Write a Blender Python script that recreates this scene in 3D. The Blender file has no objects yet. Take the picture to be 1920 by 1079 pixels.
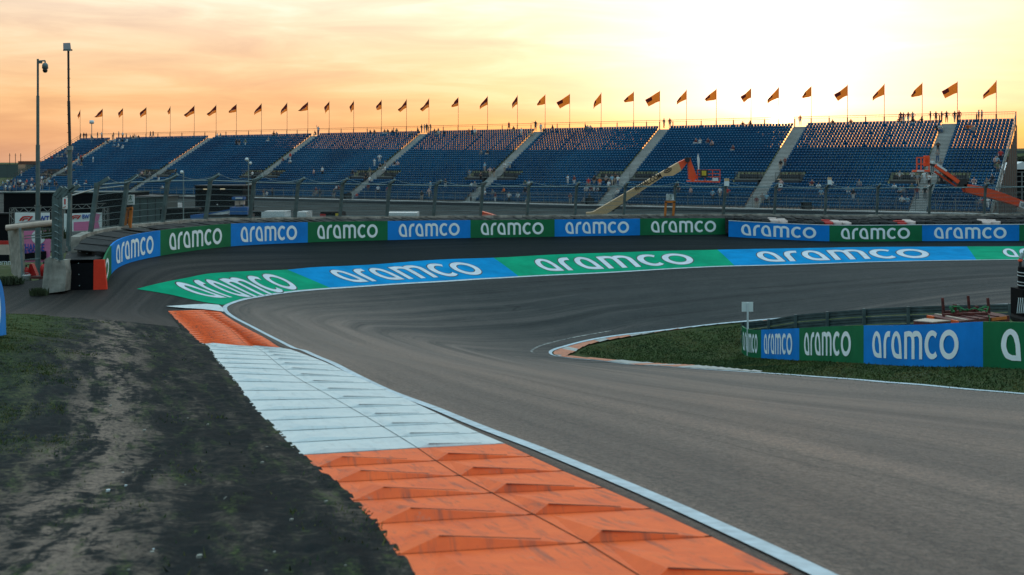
import bpy, bmesh, math, random
import numpy as np
from mathutils import Vector, Matrix
from mathutils.geometry import delaunay_2d_cdt
random.seed(7); rng = np.random.default_rng(7)
sc = bpy.context.scene
col = sc.collection
# ------------------------------------------------------------------ camera
FPX, CX, HY = 2000.0, 960.0, 310.0
cam_d = bpy.data.cameras.new("camera"); cam = bpy.data.objects.new("camera", cam_d); col.objects.link(cam)
cam_d.sensor_width = 36.0; cam_d.lens = 36.0*FPX/1920.0
cam.location = (0, 0, 0); cam.rotation_euler = (math.radians(90), 0, 0)
cam_d.shift_y = -(539.5-HY)/1920.0
cam_d.clip_start = 0.2; cam_d.clip_end = 9000
cam_d.dof.use_dof = True; cam_d.dof.focus_distance = 75; cam_d.dof.aperture_fstop = 2.8
sc.camera = cam
# ------------------------------------------------------------------ light
SUN_AZ = math.atan((1465-CX)/FPX); SUN_EL = math.radians(2.35)
sdir = Vector((math.sin(SUN_AZ)*math.cos(SUN_EL), math.cos(SUN_AZ)*math.cos(SUN_EL), math.sin(SUN_EL)))
ld = bpy.data.lights.new("sun", 'SUN'); ld.energy = 0.45; ld.angle = math.radians(0.55); ld.color = (1.0, 0.62, 0.32)
lo = bpy.data.objects.new("sun", ld); col.objects.link(lo); lo.rotation_euler = sdir.to_track_quat('Z', 'Y').to_euler()
lo.location = (0, 0, 60)
sc.view_settings.view_transform = 'Standard'; sc.view_settings.look = 'None'
sc.view_settings.exposure = 0; sc.view_settings.gamma = 1; sc.view_settings.use_curve_mapping = False
sc.cycles.max_bounces = 5; sc.cycles.diffuse_bounces = 2; sc.cycles.glossy_bounces = 2
sc.cycles.transparent_max_bounces = 24; sc.cycles.sample_clamp_indirect = 4

class NT:
    def __init__(s, tree): s.t = tree; s.n = tree.nodes; s.l = tree.links
    def node(s, typ, **kw):
        n = s.n.new(typ)
        ins = kw.pop('ins', {})
        for k, v in kw.items(): setattr(n, k, v)
        for k, v in ins.items(): s.set(n.inputs[k], v)
        return n
    def set(s, inp, v):
        if isinstance(v, bpy.types.NodeSocket): s.l.new(v, inp)
        elif isinstance(v, (int, float)) and inp.type == 'RGBA': inp.default_value = (v, v, v, 1)
        elif isinstance(v, tuple) and len(v) == 3 and inp.type == 'RGBA': inp.default_value = (*v, 1)
        else: inp.default_value = v
    def math(s, op, a, b=0.0, c=0.0, clamp=False):
        n = s.n.new('ShaderNodeMath'); n.operation = op; n.use_clamp = clamp
        for i, v in enumerate((a, b, c)): s.set(n.inputs[i], v)
        return n.outputs[0]
    def mix(s, f, a, b, mode='MIX'):
        n = s.n.new('ShaderNodeMix'); n.data_type = 'RGBA'; n.blend_type = mode
        s.set(n.inputs[0], f); s.set(n.inputs[6], a); s.set(n.inputs[7], b); return n.outputs[2]
    def ramp(s, f, stops, interp='LINEAR'):
        n = s.n.new('ShaderNodeValToRGB'); r = n.color_ramp; r.interpolation = interp
        while len(r.elements) < len(stops): r.elements.new(0.5)
        for e, (p, c) in zip(r.elements, stops):
            e.position = p; e.color = (*c, 1) if isinstance(c, tuple) else (c, c, c, 1)
        s.set(n.inputs[0], f); return n.outputs[0]
    def noise(s, vec, scale, detail=4, rough=0.5, dist=0.0, dims='3D'):
        n = s.n.new('ShaderNodeTexNoise'); n.noise_dimensions = dims
        s.set(n.inputs['Vector'], vec); s.set(n.inputs['Scale'], scale); s.set(n.inputs['Detail'], detail)
        s.set(n.inputs['Roughness'], rough); s.set(n.inputs['Distortion'], dist); return n.outputs[0]
    def mapr(s, v, a, b, c=0.0, d=1.0):
        n = s.n.new('ShaderNodeMapRange'); n.clamp = True
        for i, x in enumerate((v, a, b, c, d)): s.set(n.inputs[i], x)
        return n.outputs[0]
    def vmul(s, v, m):
        n = s.n.new('ShaderNodeVectorMath'); n.operation = 'MULTIPLY'; s.set(n.inputs[0], v); n.inputs[1].default_value = m; return n.outputs[0]

# ------------------------------------------------------------------ sky (world)
w = bpy.data.worlds.new("World"); sc.world = w; w.use_nodes = True
t = NT(w.node_tree); t.n.clear()
geo = t.node('ShaderNodeTexCoord'); D = geo.outputs['Generated']
nrm = t.node('ShaderNodeVectorMath', operation='NORMALIZE', ins={0: D}).outputs[0]
sep = t.node('ShaderNodeSeparateXYZ', ins={0: nrm})
el = sep.outputs[2]
dt = t.node('ShaderNodeVectorMath', operation='DOT_PRODUCT', ins={0: nrm, 1: tuple(sdir)}).outputs[1]
dtp = t.math('MAXIMUM', dt, 0.0001)
base = t.ramp(t.math('ADD', el, 0.0), [(0.0, (.70, .38, .24)), (0.025, (.86, .46, .235)), (0.06, (.88, .50, .245)), (0.10, (.90, .62, .38)), (0.14, (.95, .77, .57)), (0.18, (.86, .78, .66)),
        (0.28, (.44, .58, .64)), (0.48, (.44, .64, .72)), (0.75, (1.0, 1.36, 1.46)), (1.0, (1.15, 1.62, 1.74))])
# streaky high cloud
xy = t.node('ShaderNodeCombineXYZ', ins={0: t.math('DIVIDE', sep.outputs[0], t.math('ADD', el, 0.09)), 1: t.math('DIVIDE', sep.outputs[1], t.math('ADD', el, 0.09)), 2: 0.0}).outputs[0]
v1 = t.vmul(nrm, (3.2, 3.2, 22.0))
rot = t.node('ShaderNodeVectorRotate', rotation_type='Y_AXIS', ins={'Vector': v1, 'Angle': 0.10}).outputs[0]
c1 = t.noise(rot, 2.0, 7, 0.55, 0.6)
c2 = t.noise(t.vmul(xy, (0.35, 0.55, 1)), 1.0, 6, 0.6, 0.9)
cl = t.math('ADD', t.math('MULTIPLY', c1, 0.6), t.math('MULTIPLY', c2, 0.4))
cmul = t.ramp(cl, [(0.38, (.86, .80, .81)), (0.46, (.95, .91, .89)), (0.53, (1.04, 1.03, 1.0)), (0.62, (1.18, 1.20, 1.26))])
lowmask = t.mapr(el, 0.0, 0.10, 0.5, 1.0)
skyc = t.mix(1.0, base, cmul, 'MULTIPLY')
g1 = t.math('POWER', dtp, 9.0); g2 = t.math('POWER', dtp, 75.0); g3 = t.math('POWER', dtp, 900.0); g4 = t.math('POWER', dtp, 40000.0)
def addc(a, f, c, k):
    return t.mix(1.0, a, t.mix(1.0, t.node('ShaderNodeCombineXYZ', ins={0: f, 1: f, 2: f}).outputs[0], (c[0]*k, c[1]*k, c[2]*k), 'MULTIPLY'), 'ADD')
up = t.mapr(el, -0.02, 0.02, 0.0, 1.0)
skyc = addc(skyc, t.math('MULTIPLY', g1, up), (.9, .70, .55), 0.09)
skyc = addc(skyc, t.math('MULTIPLY', g2, up), (.75, .78, 1.15), 0.60)
skyc = addc(skyc, t.math('MULTIPLY', g3, up), (1.0, .85, .55), .8)
skyc = addc(skyc, t.math('MULTIPLY', g4, up), (1.0, .72, .35), 14.0)
lowm = t.math('MULTIPLY', t.mapr(el, .055, .030), t.mapr(dt, .90, .985))
skyc = t.mix(1.0, skyc, t.mix(lowm, (1, 1, 1), (1.0, .74, .36)), 'MULTIPLY')
nis = t.node('ShaderNodeTexSky', sky_type='NISHITA', sun_disc=False, sun_elevation=SUN_EL, sun_rotation=SUN_AZ, air_density=1.0, dust_density=2.0)
skyc = t.mix(1.0, skyc, t.mix(1.0, nis.outputs[0], (.03, .03, .04), 'MULTIPLY'), 'ADD')
# the half of the sky away from the sunset is dimmer and bluer
back = t.mapr(dt, -1.0, 0.6, 0.0, 1.0)
skyc = t.mix(1.0, skyc, t.mix(back, (.50, .64, .74), (1, 1, 1)), 'MULTIPLY')
skyc = t.mix(t.mapr(el, -0.01, 0.0, 1.0, 0.0), skyc, (.03, .035, .04))
bg = t.node('ShaderNodeBackground', ins={'Color': skyc, 'Strength': 1.0})
out = t.node('ShaderNodeOutputWorld'); t.l.new(bg.outputs[0], out.inputs[0])

# ------------------------------------------------------------------ materials
def mat(name, c, rough=.6, metal=0., var=.12, scale=3., bump=0., bscale=40., spec=.5, c2=None, emit=0.):
    m = bpy.data.materials.new(name); m.use_nodes = True; q = NT(m.node_tree); b = q.n['Principled BSDF']
    tc = q.node('ShaderNodeTexCoord').outputs['Object']
    n = q.noise(tc, scale, 5, .6)
    if c2 is None: c2 = tuple(x*(1-var*2.2) for x in c)
    colr = q.mix(q.mapr(n, .35, .65), c, c2)
    q.set(b.inputs['Base Color'], colr); b.inputs['Roughness'].default_value = rough; b.inputs['Metallic'].default_value = metal
    b.inputs['Specular IOR Level'].default_value = spec
    if bump:
        bn = q.node('ShaderNodeBump', ins={'Strength': bump, 'Distance': .02, 'Height': q.noise(tc, bscale, 4, .6)}); q.l.new(bn.outputs[0], b.inputs['Normal'])
    if emit: q.set(b.inputs['Emission Color'], c); b.inputs['Emission Strength'].default_value = emit
    return m
M = {}
M['white_paint'] = mat('white_paint', (.60, .68, .70), .5, var=.08, scale=2.)
M['letter'] = mat('letter_white', (.82, .93, .96), .5, var=.04, scale=2, spec=.15)
M['letter_ground'] = mat('letter_ground', (.58, .63, .70), .6, var=.08, scale=2, spec=.15)
M['blue'] = mat('banner_blue', (.002, .235, .74), .5, var=.09, scale=.9, bump=.5, bscale=1.6, spec=.15)
M['green'] = mat('banner_green', (.009, .165, .066), .5, var=.09, scale=.9, bump=.5, bscale=1.6, spec=.15)
M['pblue'] = mat('paint_blue', (.002, .25, .56), .9, var=.12, scale=.8, spec=.04)
M['pgreen'] = mat('paint_green', (.004, .31, .165), .9, var=.12, scale=.8, spec=.04)
M['dark'] = mat('dark_line', (.02, .025, .03), .7)
M['black'] = mat('black_sheet', (.006, .007, .009), .8, spec=.1)
M['rubber'] = mat('tyre_rubber', (.016, .017, .018), .8, var=.3, scale=4, bump=.4, bscale=15)
M['red_tyre'] = mat('red_tyre', (.45, .02, .015), .6); M['white_tyre'] = mat('white_tyre', (.62, .50, .46), .6)
M['galv'] = mat('galvanised_steel', (.22, .30, .31), .5, .4, var=.15, scale=6)
M['post'] = mat('fence_post_steel', (.10, .16, .165), .55, .2, var=.2, scale=3)
M['concrete'] = mat('concrete', (.34, .34, .30), .85, var=.22, scale=2.5, bump=.4, bscale=25)
M['wallcap'] = mat('pale_concrete', (.42, .40, .35), .85, var=.3, scale=1.5)
M['tread'] = mat('stand_deck', (.62, .63, .61), .8, 0., var=.14, scale=.4)
M['deck_dark'] = mat('stand_deck_dark', (.045, .055, .065), .7, .2)
M['steel_light'] = mat('light_steel', (.19, .22, .22), .5, .4)
M['scaf'] = mat('scaffold_dark', (.03, .035, .04), .6, .3)
M['seat'] = mat('seat_blue', (.004, .088, .190), .6, var=.16, scale=.09, c2=(.003, .052, .128), spec=.12)
M['seat_speck'] = mat('seat_speck', (.50, .56, .60), .6)
M['orange'] = mat('orange_paint', (.72, .13, .03), .45, var=.06, scale=1)
M['orange_panel'] = mat('orange_red_panel', (.78, .035, .008), .5, var=.06)
M['lift_red'] = mat('lift_orange_red', (.85, .085, .02), .4, var=.06)
M['beige'] = mat('lift_beige', (.56, .38, .20), .45, var=.05)
M['frame_orange'] = mat('timber_orange', (.55, .17, .02), .6, var=.15)
M['sign_white'] = mat('sign_white', (.66, .74, .74), .5, var=.04)
M['sign_green'] = mat('sign_green', (.02, .16, .10), .5)
M['red'] = mat('logo_red', (.50, .012, .01), .5); M['pink'] = mat('banner_pink', (.60, .17, .33), .6, var=.05)
M['navy'] = mat('lettering_navy', (.02, .08, .38), .5)
M['rust'] = mat('rusty_steel', (.12, .018, .014), .65, var=.3, scale=6); M['orange_glow'] = mat('orange_reflector', (.9, .12, .01), .35)
M['wood'] = mat('pale_boards', (.50, .40, .33), .8); M['rope'] = mat('green_rope', (.02, .22, .07), .8, var=.3, scale=9)
M['container'] = mat('dark_teal_cladding', (.05, .085, .085), .6, var=.08); M['mach_blue'] = mat('machine_blue', (.01, .12, .38), .5)
M['white_body'] = mat('white_bodywork', (.62, .68, .70), .35, var=.03); M['glass'] = mat('dark_glass', (.01, .015, .02), .08)
M['lamp'] = mat('lamp_panel', (.9, .75, .45), .5, emit=.7); M['solar'] = mat('solar_panel', (.02, .03, .045), .25)
M['pole'] = mat('pole_steel', (.10, .155, .165), .5, .4, var=.12); M['leaf'] = mat('weed_leaf', (.035, .06, .018), .7, var=.3, scale=2)
M['hedge'] = mat('tree_foliage', (.03, .045, .02), .8, var=.3, scale=.3); M['trunk'] = mat('bark', (.06, .045, .03), .9)
M['brick'] = mat('brown_brick', (.16, .075, .05), .8, var=.2); M['bucket'] = mat('white_plastic', (.55, .58, .58), .4)
M['rail_armco'] = mat('armco_steel', (.09, .135, .14), .5, .3, var=.2, scale=2)
M['yellow'] = mat('yellow_plate', (.6, .45, .03), .5); M['trackedge'] = mat('road_line_white', (.50, .58, .64), .65, var=.14, scale=5)

def attr_mat(name, fn, rough=.8, spec=.4):
    m = bpy.data.materials.new(name); m.use_nodes = True; q = NT(m.node_tree); b = q.n['Principled BSDF']
    tc = q.node('ShaderNodeTexCoord').outputs['Object']; at_ = q.node('ShaderNodeAttribute', attribute_name='trk').outputs['Vector']
    b.inputs['Roughness'].default_value = rough; b.inputs['Specular IOR Level'].default_value = spec
    fn(q, b, tc, at_); return m
def f_asph(q, b, tc, at_):
    st = q.noise(q.vmul(at_, (.035, 1.5, 0)), 1., 4, .6, .2)
    st2 = q.noise(q.vmul(at_, (.05, 5., 0)), 1., 3, .6, .1)
    st3 = q.noise(q.vmul(at_, (.02, .45, 0)), 1., 3, .5, .3)
    coarse = q.noise(tc, 13., 4, .8); fine = q.noise(tc, 30., 4, .85); fine2 = q.noise(tc, 95., 2, .8); med = q.noise(tc, .7, 5, .6)
    f = q.math('ADD', q.math('MULTIPLY', st, .32), q.math('ADD', q.math('MULTIPLY', st2, .08), q.math('MULTIPLY', med, .60)))
    c = q.ramp(f, [(.36, (.018, .024, .027)), (.5, (.033, .038, .040)), (.64, (.055, .056, .055))])
    c = q.mix(q.mapr(st3, .48, .66, 0., .75), c, (.014, .018, .020))
    sp = q.node('ShaderNodeSeparateXYZ', ins={0: at_})
    run = q.mapr(sp.outputs[1], -.1, .3, 0., 1.)       # outside the line: darker newer asphalt
    c = q.mix(q.math('MULTIPLY', run, .85), c, (.006, .011, .013))
    # near asphalt paler and browner: warm sky sheen painted into the base colour
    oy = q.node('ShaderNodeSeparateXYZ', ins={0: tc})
    near_sheen = q.mapr(q.math('ADD', oy.outputs[1], q.math('MULTIPLY', q.math('SUBTRACT', st, .5), 26.)), 37., 56., 1., 0.)
    c = q.mix(q.math('MULTIPLY', near_sheen, q.mapr(st3, .42, .62, .80, .45)), c, (.172, .118, .094))
    c = q.mix(q.math('SUBTRACT', .5, q.math('MULTIPLY', near_sheen, .5)), c, (.012, .017, .020))  # darker beyond it, the weaker sheen of the bank painted in too
    lo = q.mix(1., c, (.38, .40, .42), 'MULTIPLY'); hi = q.mix(1., c, (2.1, 2.0, 1.9), 'MULTIPLY')
    c = q.mix(q.mapr(coarse, .50, .64, 0., .7), c, hi); c = q.mix(q.mapr(coarse, .50, .38, 0., .75), c, lo)
    c = q.mix(q.mapr(fine, .50, .64, 0., .8), c, hi); c = q.mix(q.mapr(fine, .50, .37, 0., .8), c, lo)
    c = q.mix(q.mapr(fine2, .56, .68, 0., .7), c, (.16, .14, .12))
    # thin dark tyre scuffs that follow the line of the corner
    for fr, thr in (((.03, 2.2, 0), .010), ((.05, .9, .3), .005), ((.018, 4.5, 0), .016)):
        sc1 = q.noise(q.vmul(at_, fr), 1., 2, .4, .6); band = q.math('ABSOLUTE', q.math('SUBTRACT', sc1, .5))
        c = q.mix(q.math('MULTIPLY', q.mapr(band, .0, thr, .85, 0.), q.math('MULTIPLY', q.mapr(st, .42, .56), q.mapr(near_sheen, 0., 1., 1., .35))), c, (.007, .009, .010))
    c = q.mix(q.math('MULTIPLY', run, .75), c, (.004, .009, .011))
    q.set(b.inputs['Specular IOR Level'], q.math('MULTIPLY', q.mapr(near_sheen, 0., 1., .15, .45), q.mapr(run, 0., 1., 1., .35)))
    q.set(b.inputs['Base Color'], c)
    q.set(b.inputs['Roughness'], q.mapr(q.math('ADD', st, q.math('MULTIPLY', fine, .3)), .4, .9, .58, .78))
    bn = q.node('ShaderNodeBump', ins={'Strength': .8, 'Distance': .012, 'Height': q.math('ADD', q.noise(tc, 110., 2, .7), q.math('MULTIPLY', fine, 1.6))}); q.l.new(bn.outputs[0], b.inputs['Normal'])
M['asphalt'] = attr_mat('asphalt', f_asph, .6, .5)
def f_verge(q, b, tc, at_):
    sp = q.node('ShaderNodeSeparateXYZ', ins={0: at_}); v = sp.outputs[1]      # v: metres out from the kerb edge
    big = q.noise(tc, .55, 4, .55, .4); n2 = q.noise(tc, 6., 8, .75, .3); n3 = q.noise(tc, 22, 5, .8); n4 = q.noise(tc, 75, 3, .7)
    lo1 = q.noise(q.vmul(at_, (.55, 2.4, 0)), 1., 6, .68, .5); lo2 = q.noise(q.vmul(at_, (.8, 3.6, 3.)), 1., 5, .7, .4)
    m = q.math('ADD', q.math('MULTIPLY', lo1, .55), q.math('MULTIPLY', n2, .45))
    c = q.ramp(m, [(.42, (.005, .009, .011)), (.50, (.014, .019, .020)), (.545, (.045, .040, .034)), (.60, (.12, .095, .078))])
    tr = q.math('ABSOLUTE', q.math('SUBTRACT', v, q.math('ADD', 2.0, q.math('MULTIPLY', q.math('SUBTRACT', big, .5), 1.4))))
    c = q.mix(q.math('MULTIPLY', q.mapr(tr, .05, .7, .95, 0.), q.mapr(m, .475, .53)), c, (.185, .14, .115))
    c = q.mix(q.mapr(v, 1.7, .9, 0., 1.), c, q.mix(1., c, (.74, .76, .78), 'MULTIPLY'))
    for c0, wd in ((.62, .2), (1.2, .17)):      # two wheel ruts with tread bars
        r = q.math('ABSOLUTE', q.math('SUBTRACT', v, q.math('ADD', c0, q.math('MULTIPLY', q.math('SUBTRACT', big, .5), .8))))
        bar_ = q.math('FRACT', q.math('MULTIPLY', q.math('ADD', sp.outputs[0], q.math('MULTIPLY', v, .5)), 9.))
        c = q.mix(q.math('MULTIPLY', q.mapr(r, wd*.6, wd, 1., 0.), q.mapr(bar_, .35, .6, .85, .35)), c, (.006, .010, .012))
    g = q.ramp(n3, [(.3, (.010, .026, .010)), (.5, (.030, .056, .016)), (.7, (.080, .092, .028))])
    gm = q.mapr(q.math('ADD', v, q.math('MULTIPLY', q.math('SUBTRACT', m, .5), 6.0)), 2.9, 4.0)
    gp = q.math('MULTIPLY', q.mapr(lo2, .53, .62, 0., .7), q.mapr(n3, .42, .58))
    c = q.mix(q.math('MAXIMUM', gm, gp), c, g)
    c = q.mix(q.mapr(n3, .53, .68, 0., .4), c, q.mix(1., c, (2.4, 2.2, 2.), 'MULTIPLY')); c = q.mix(q.mapr(n3, .50, .36, 0., .75), c, (.004, .006, .008))
    c = q.mix(q.mapr(n4, .62, .75, 0., .4), c, (.14, .12, .10))
    q.set(b.inputs['Base Color'], c)
    bn = q.node('ShaderNodeBump', ins={'Strength': .5, 'Distance': .02, 'Height': q.math('ADD', n3, q.math('MULTIPLY', n4, .5))}); q.l.new(bn.outputs[0], b.inputs['Normal'])
M['verge'] = attr_mat('verge_soil', f_verge, .95, .15)
def f_ground(q, b, tc, at_):
    n2 = q.noise(tc, .35, 5, .65, .3); n3 = q.noise(tc, 5, 4, .7); n1 = q.noise(tc, 1.6, 5, .6)
    g = q.ramp(n3, [(.3, (.016, .030, .012)), (.5, (.036, .056, .018)), (.7, (.072, .080, .028))])
    g = q.mix(q.mapr(n1, .46, .66, 0., .6), g, (.060, .060, .024))
    c = q.mix(q.mapr(n2, .60, .68, 0., .85), g, (.15, .13, .115))
    q.set(b.inputs['Base Color'], c)
    bn = q.node('ShaderNodeBump', ins={'Strength': .8, 'Distance': .05, 'Height': n3}); q.l.new(bn.outputs[0], b.inputs['Normal'])
M['ground'] = attr_mat('ground_grass', f_ground, .95, .15)
def kerbmat(name, ca, cb, sc_=1.):
    def f(q, b, tc, at_):
        n = q.noise(tc, 2.2, 6, .65, .4); n2 = q.noise(q.vmul(at_, (1.5, 9., 0)), 1., 4, .7); n3 = q.noise(tc, 30, 3, .7)
        c = q.mix(q.mapr(n, .35, .68), ca, cb)
        c = q.mix(q.mapr(n2, .53, .70, 0., .6*sc_), c, (.09, .055, .05)); n5 = q.noise(q.vmul(at_, (.35, 16., 0)), 1., 3, .6); c = q.mix(q.math('MULTIPLY', q.mapr(n5, .56, .66), q.mapr(n, .5, .65, 0., .45*sc_)), c, (.10, .075, .065)); c = q.mix(q.mapr(q.noise(tc, 5., 6, .75), .60, .72, 0., .5), c, (.30, .22, .17) if sc_ == 1. else (.42, .44, .44))       # rubber scuffs along the kerb
        c = q.mix(q.mapr(n3, .62, .74, 0., .35), c, (.06, .045, .04))
        q.set(b.inputs['Base Color'], c)
        bn = q.node('ShaderNodeBump', ins={'Strength': .25, 'Distance': .01, 'Height': n3}); q.l.new(bn.outputs[0], b.inputs['Normal'])
    return attr_mat(name, f, .6, .35)
M['kerb_orange'] = kerbmat('kerb_orange', (.88, .138, .022), (.72, .100, .018))
M['kerb_white'] = kerbmat('kerb_white', (.60, .62, .62), (.50, .55, .57), .3)
M['apex_orange'] = kerbmat('apex_orange', (.56, .19, .10), (.44, .17, .10))
M['apex_white'] = kerbmat('apex_white', (.42, .41, .39), (.30, .29, .27), .5)
M['kerb_joint'] = mat('kerb_joint', (.05, .025, .02), .9, var=.4, scale=6, spec=.1)
M['kerb_joint_pale'] = mat('kerb_joint_pale', (.26, .30, .31), .9, var=.4, scale=5, spec=.1)
M['bare_soil'] = mat('bare_soil', (.10, .095, .085), .95, var=.35, scale=3, bump=.5, bscale=12, spec=.1)
M['paving'] = mat('paving', (.06, .065, .062), .9, var=.3, scale=.3, spec=.1)
M['riser'] = mat('stair_riser', (.20, .21, .20), .8)
M['kerb_ridge_line'] = mat('kerb_ridge_line', (.11, .12, .13), .9, spec=.1)
M['worn_line'] = mat('worn_line', (.34, .33, .31), .8, c2=(.04, .045, .05), scale=4., spec=.1)
M['kerb_seam'] = mat('kerb_seam', (.24, .06, .03), .9, var=.3, scale=4, spec=.1)
# wire mesh
mm = bpy.data.materials.new('wire_mesh'); mm.use_nodes = True; q = NT(mm.node_tree); b = q.n['Principled BSDF']
q.set(b.inputs['Base Color'], (.10, .15, .16)); b.inputs['Roughness'].default_value = .5; b.inputs['Metallic'].default_value = .4
sp = q.node('ShaderNodeSeparateXYZ', ins={0: q.node('ShaderNodeAttribute', attribute_name='trk').outputs['Vector']})
def lines(o, p, wd):
    fr = q.math('FRACT', q.math('DIVIDE', o, p)); return q.math('LESS_THAN', fr, wd)
al = q.math('MAXIMUM', lines(q.math('ADD', sp.outputs[0], sp.outputs[1]), .055, .12), lines(q.math('ADD', q.math('SUBTRACT', sp.outputs[0], sp.outputs[1]), 100.), .055, .12))
q.set(b.inputs['Alpha'], al); M['mesh'] = mm
# translucent flag cloth
def clothmat(name, c):
    m = bpy.data.materials.new(name); m.use_nodes = True; q = NT(m.node_tree); q.n.clear()
    d = q.node('ShaderNodeBsdfDiffuse', ins={'Color': c}); tr = q.node('ShaderNodeBsdfTranslucent', ins={'Color': c})
    mx = q.node('ShaderNodeMixShader', ins={0: .7, 1: d.outputs[0], 2: tr.outputs[0]}); o = q.node('ShaderNodeOutputMaterial', ins={0: mx.outputs[0]}); return m
M['flag_orange'] = clothmat('flag_orange', (.95, .27, .04)); M['flag_dark'] = clothmat('flag_dark', (.10, .02, .02)); M['flag_white'] = clothmat('flag_white', (.55, .40, .35))

# ------------------------------------------------------------------ object helpers
def tag(o, label=None, cat=None, group=None, kind=None):
    if label: o['label'] = label
    if cat: o['category'] = cat
    if group: o['group'] = group
    if kind: o['kind'] = kind
    return o
def empty(name, loc, label, cat, group=None, rz=0):
    o = bpy.data.objects.new(name, None); col.objects.link(o); o.location = loc; o.rotation_euler.z = rz; o.empty_display_size = .3
    return tag(o, label, cat, group)
def link(name, me, parent=None):
    o = bpy.data.objects.new(name, me); col.objects.link(o)
    if parent: o.parent = parent
    return o
class MB:
    def __init__(s): s.v = []; s.f = []; s.m = []; s.mats = []
    def mi(s, m):
        m = M[m] if isinstance(m, str) else m
        if m not in s.mats: s.mats.append(m)
        return s.mats.index(m)
    def add(s, vs, fs, m):
        o = len(s.v); k = s.mi(m); s.v += [tuple(p) for p in vs]
        for f in fs: s.f.append([i+o for i in f]); s.m.append(k)
    def frame(s, c, ax, ay, az, m):            # box from centre and half-axes
        c, ax, ay, az = map(Vector, (c, ax, ay, az))
        vs = [c+ax*i+ay*j+az*k for i in (-1, 1) for j in (-1, 1) for k in (-1, 1)]
        s.add(vs, [(0, 1, 3, 2), (4, 6, 7, 5), (0, 4, 5, 1), (2, 3, 7, 6), (0, 2, 6, 4), (1, 5, 7, 3)], m)
    def box(s, c, size, m, rz=0):
        a, b_ = math.cos(rz), math.sin(rz)
        s.frame(c, (a*size[0]/2, b_*size[0]/2, 0), (-b_*size[1]/2, a*size[1]/2, 0), (0, 0, size[2]/2), m)
    def bar(s, p, q_, wd, m, hd=None, up=(0, 0, 1)):
        p, q_ = Vector(p), Vector(q_); d = (q_-p); L = d.length
        if L < 1e-6: return
        d /= L; u = Vector(up)
        if abs(d.dot(u)) > .98: u = Vector((1, 0, 0)) if abs(d.x) < .9 else Vector((0, 1, 0))
        a = d.cross(u).normalized(); b_ = a.cross(d).normalized()
        s.frame((p+q_)/2, d*L/2, a*wd/2, b_*(hd or wd)/2, m)
    def tube(s, p, q_, r, m, n=8, r2=None, cap=True):
        p, q_ = Vector(p), Vector(q_); d = (q_-p).normalized(); r2 = r if r2 is None else r2
        u = Vector((0, 0, 1)) if abs(d.z) < .9 else Vector((1, 0, 0)); a = d.cross(u).normalized(); b_ = d.cross(a)
        vs = [p+(a*math.cos(2*math.pi*i/n)+b_*math.sin(2*math.pi*i/n))*r for i in range(n)]+[q_+(a*math.cos(2*math.pi*i/n)+b_*math.sin(2*math.pi*i/n))*r2 for i in range(n)]
        fs = [(i, (i+1) % n, n+(i+1) % n, n+i) for i in range(n)]
        if cap: fs += [tuple(range(n))[::-1], tuple(range(n, 2*n))]
        s.add(vs, fs, m)
    def path(s, pts, r, m, n=6):
        for a, b_ in zip(pts[:-1], pts[1:]): s.tube(a, b_, r, m, n)
    def lathe(s, c, prof, m, n=14):
        c = Vector(c); vs = []; k = len(prof)
        for i in range(n):
            a = 2*math.pi*i/n
            vs += [c+Vector((r*math.cos(a), r*math.sin(a), z)) for r, z in prof]
        s.add(vs, [(i*k+j, ((i+1) % n)*k+j, ((i+1) % n)*k+j+1, i*k+j+1) for i in range(n) for j in range(k-1)], m)
    def prism(s, pts, off, m):                  # pts: 3d polygon, off: extrude vector
        off = Vector(off); n = len(pts); vs = [Vector(p) for p in pts]; vs += [p+off for p in vs]
        s.add(vs, [tuple(range(n))[::-1], tuple(range(n, 2*n))]+[(i, (i+1) % n, n+(i+1) % n, n+i) for i in range(n)], m)
    def mesh(s, name):
        me = bpy.data.meshes.new(name); me.from_pydata(s.v, [], s.f)
        for m in s.mats: me.materials.append(m)
        me.polygons.foreach_set('material_index', s.m); me.update(); return me
    def build(s, name, parent=None, smooth=False):
        me = s.mesh(name)
        if smooth: me.polygons.foreach_set('use_smooth', [True]*len(me.polygons))
        return link(name, me, parent)
def npmesh(name, V, Fq, mats, mi=None, smooth=False):
    V = np.asarray(V, np.float32); Fq = np.asarray(Fq, np.int32); me = bpy.data.meshes.new(name)
    k = Fq.shape[1]; me.vertices.add(len(V)); me.vertices.foreach_set('co', V.ravel())
    me.loops.add(Fq.size); me.loops.foreach_set('vertex_index', Fq.ravel()); me.polygons.add(len(Fq))
    me.polygons.foreach_set('loop_start', np.arange(0, Fq.size, k, dtype=np.int32)); me.polygons.foreach_set('loop_total', np.full(len(Fq), k, np.int32))
    for m in mats: me.materials.append(M[m])
    if mi is not None: me.polygons.foreach_set('material_index', np.asarray(mi, np.int32))
    if smooth: me.polygons.foreach_set('use_smooth', np.ones(len(Fq), bool))
    me.update(calc_edges=True); me.validate(); return me
def setattr3(me, arr, name='trk'):
    a = me.attributes.new(name, 'FLOAT_VECTOR', 'POINT'); a.data.foreach_set('vector', np.asarray(arr, np.float32).ravel())

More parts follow.
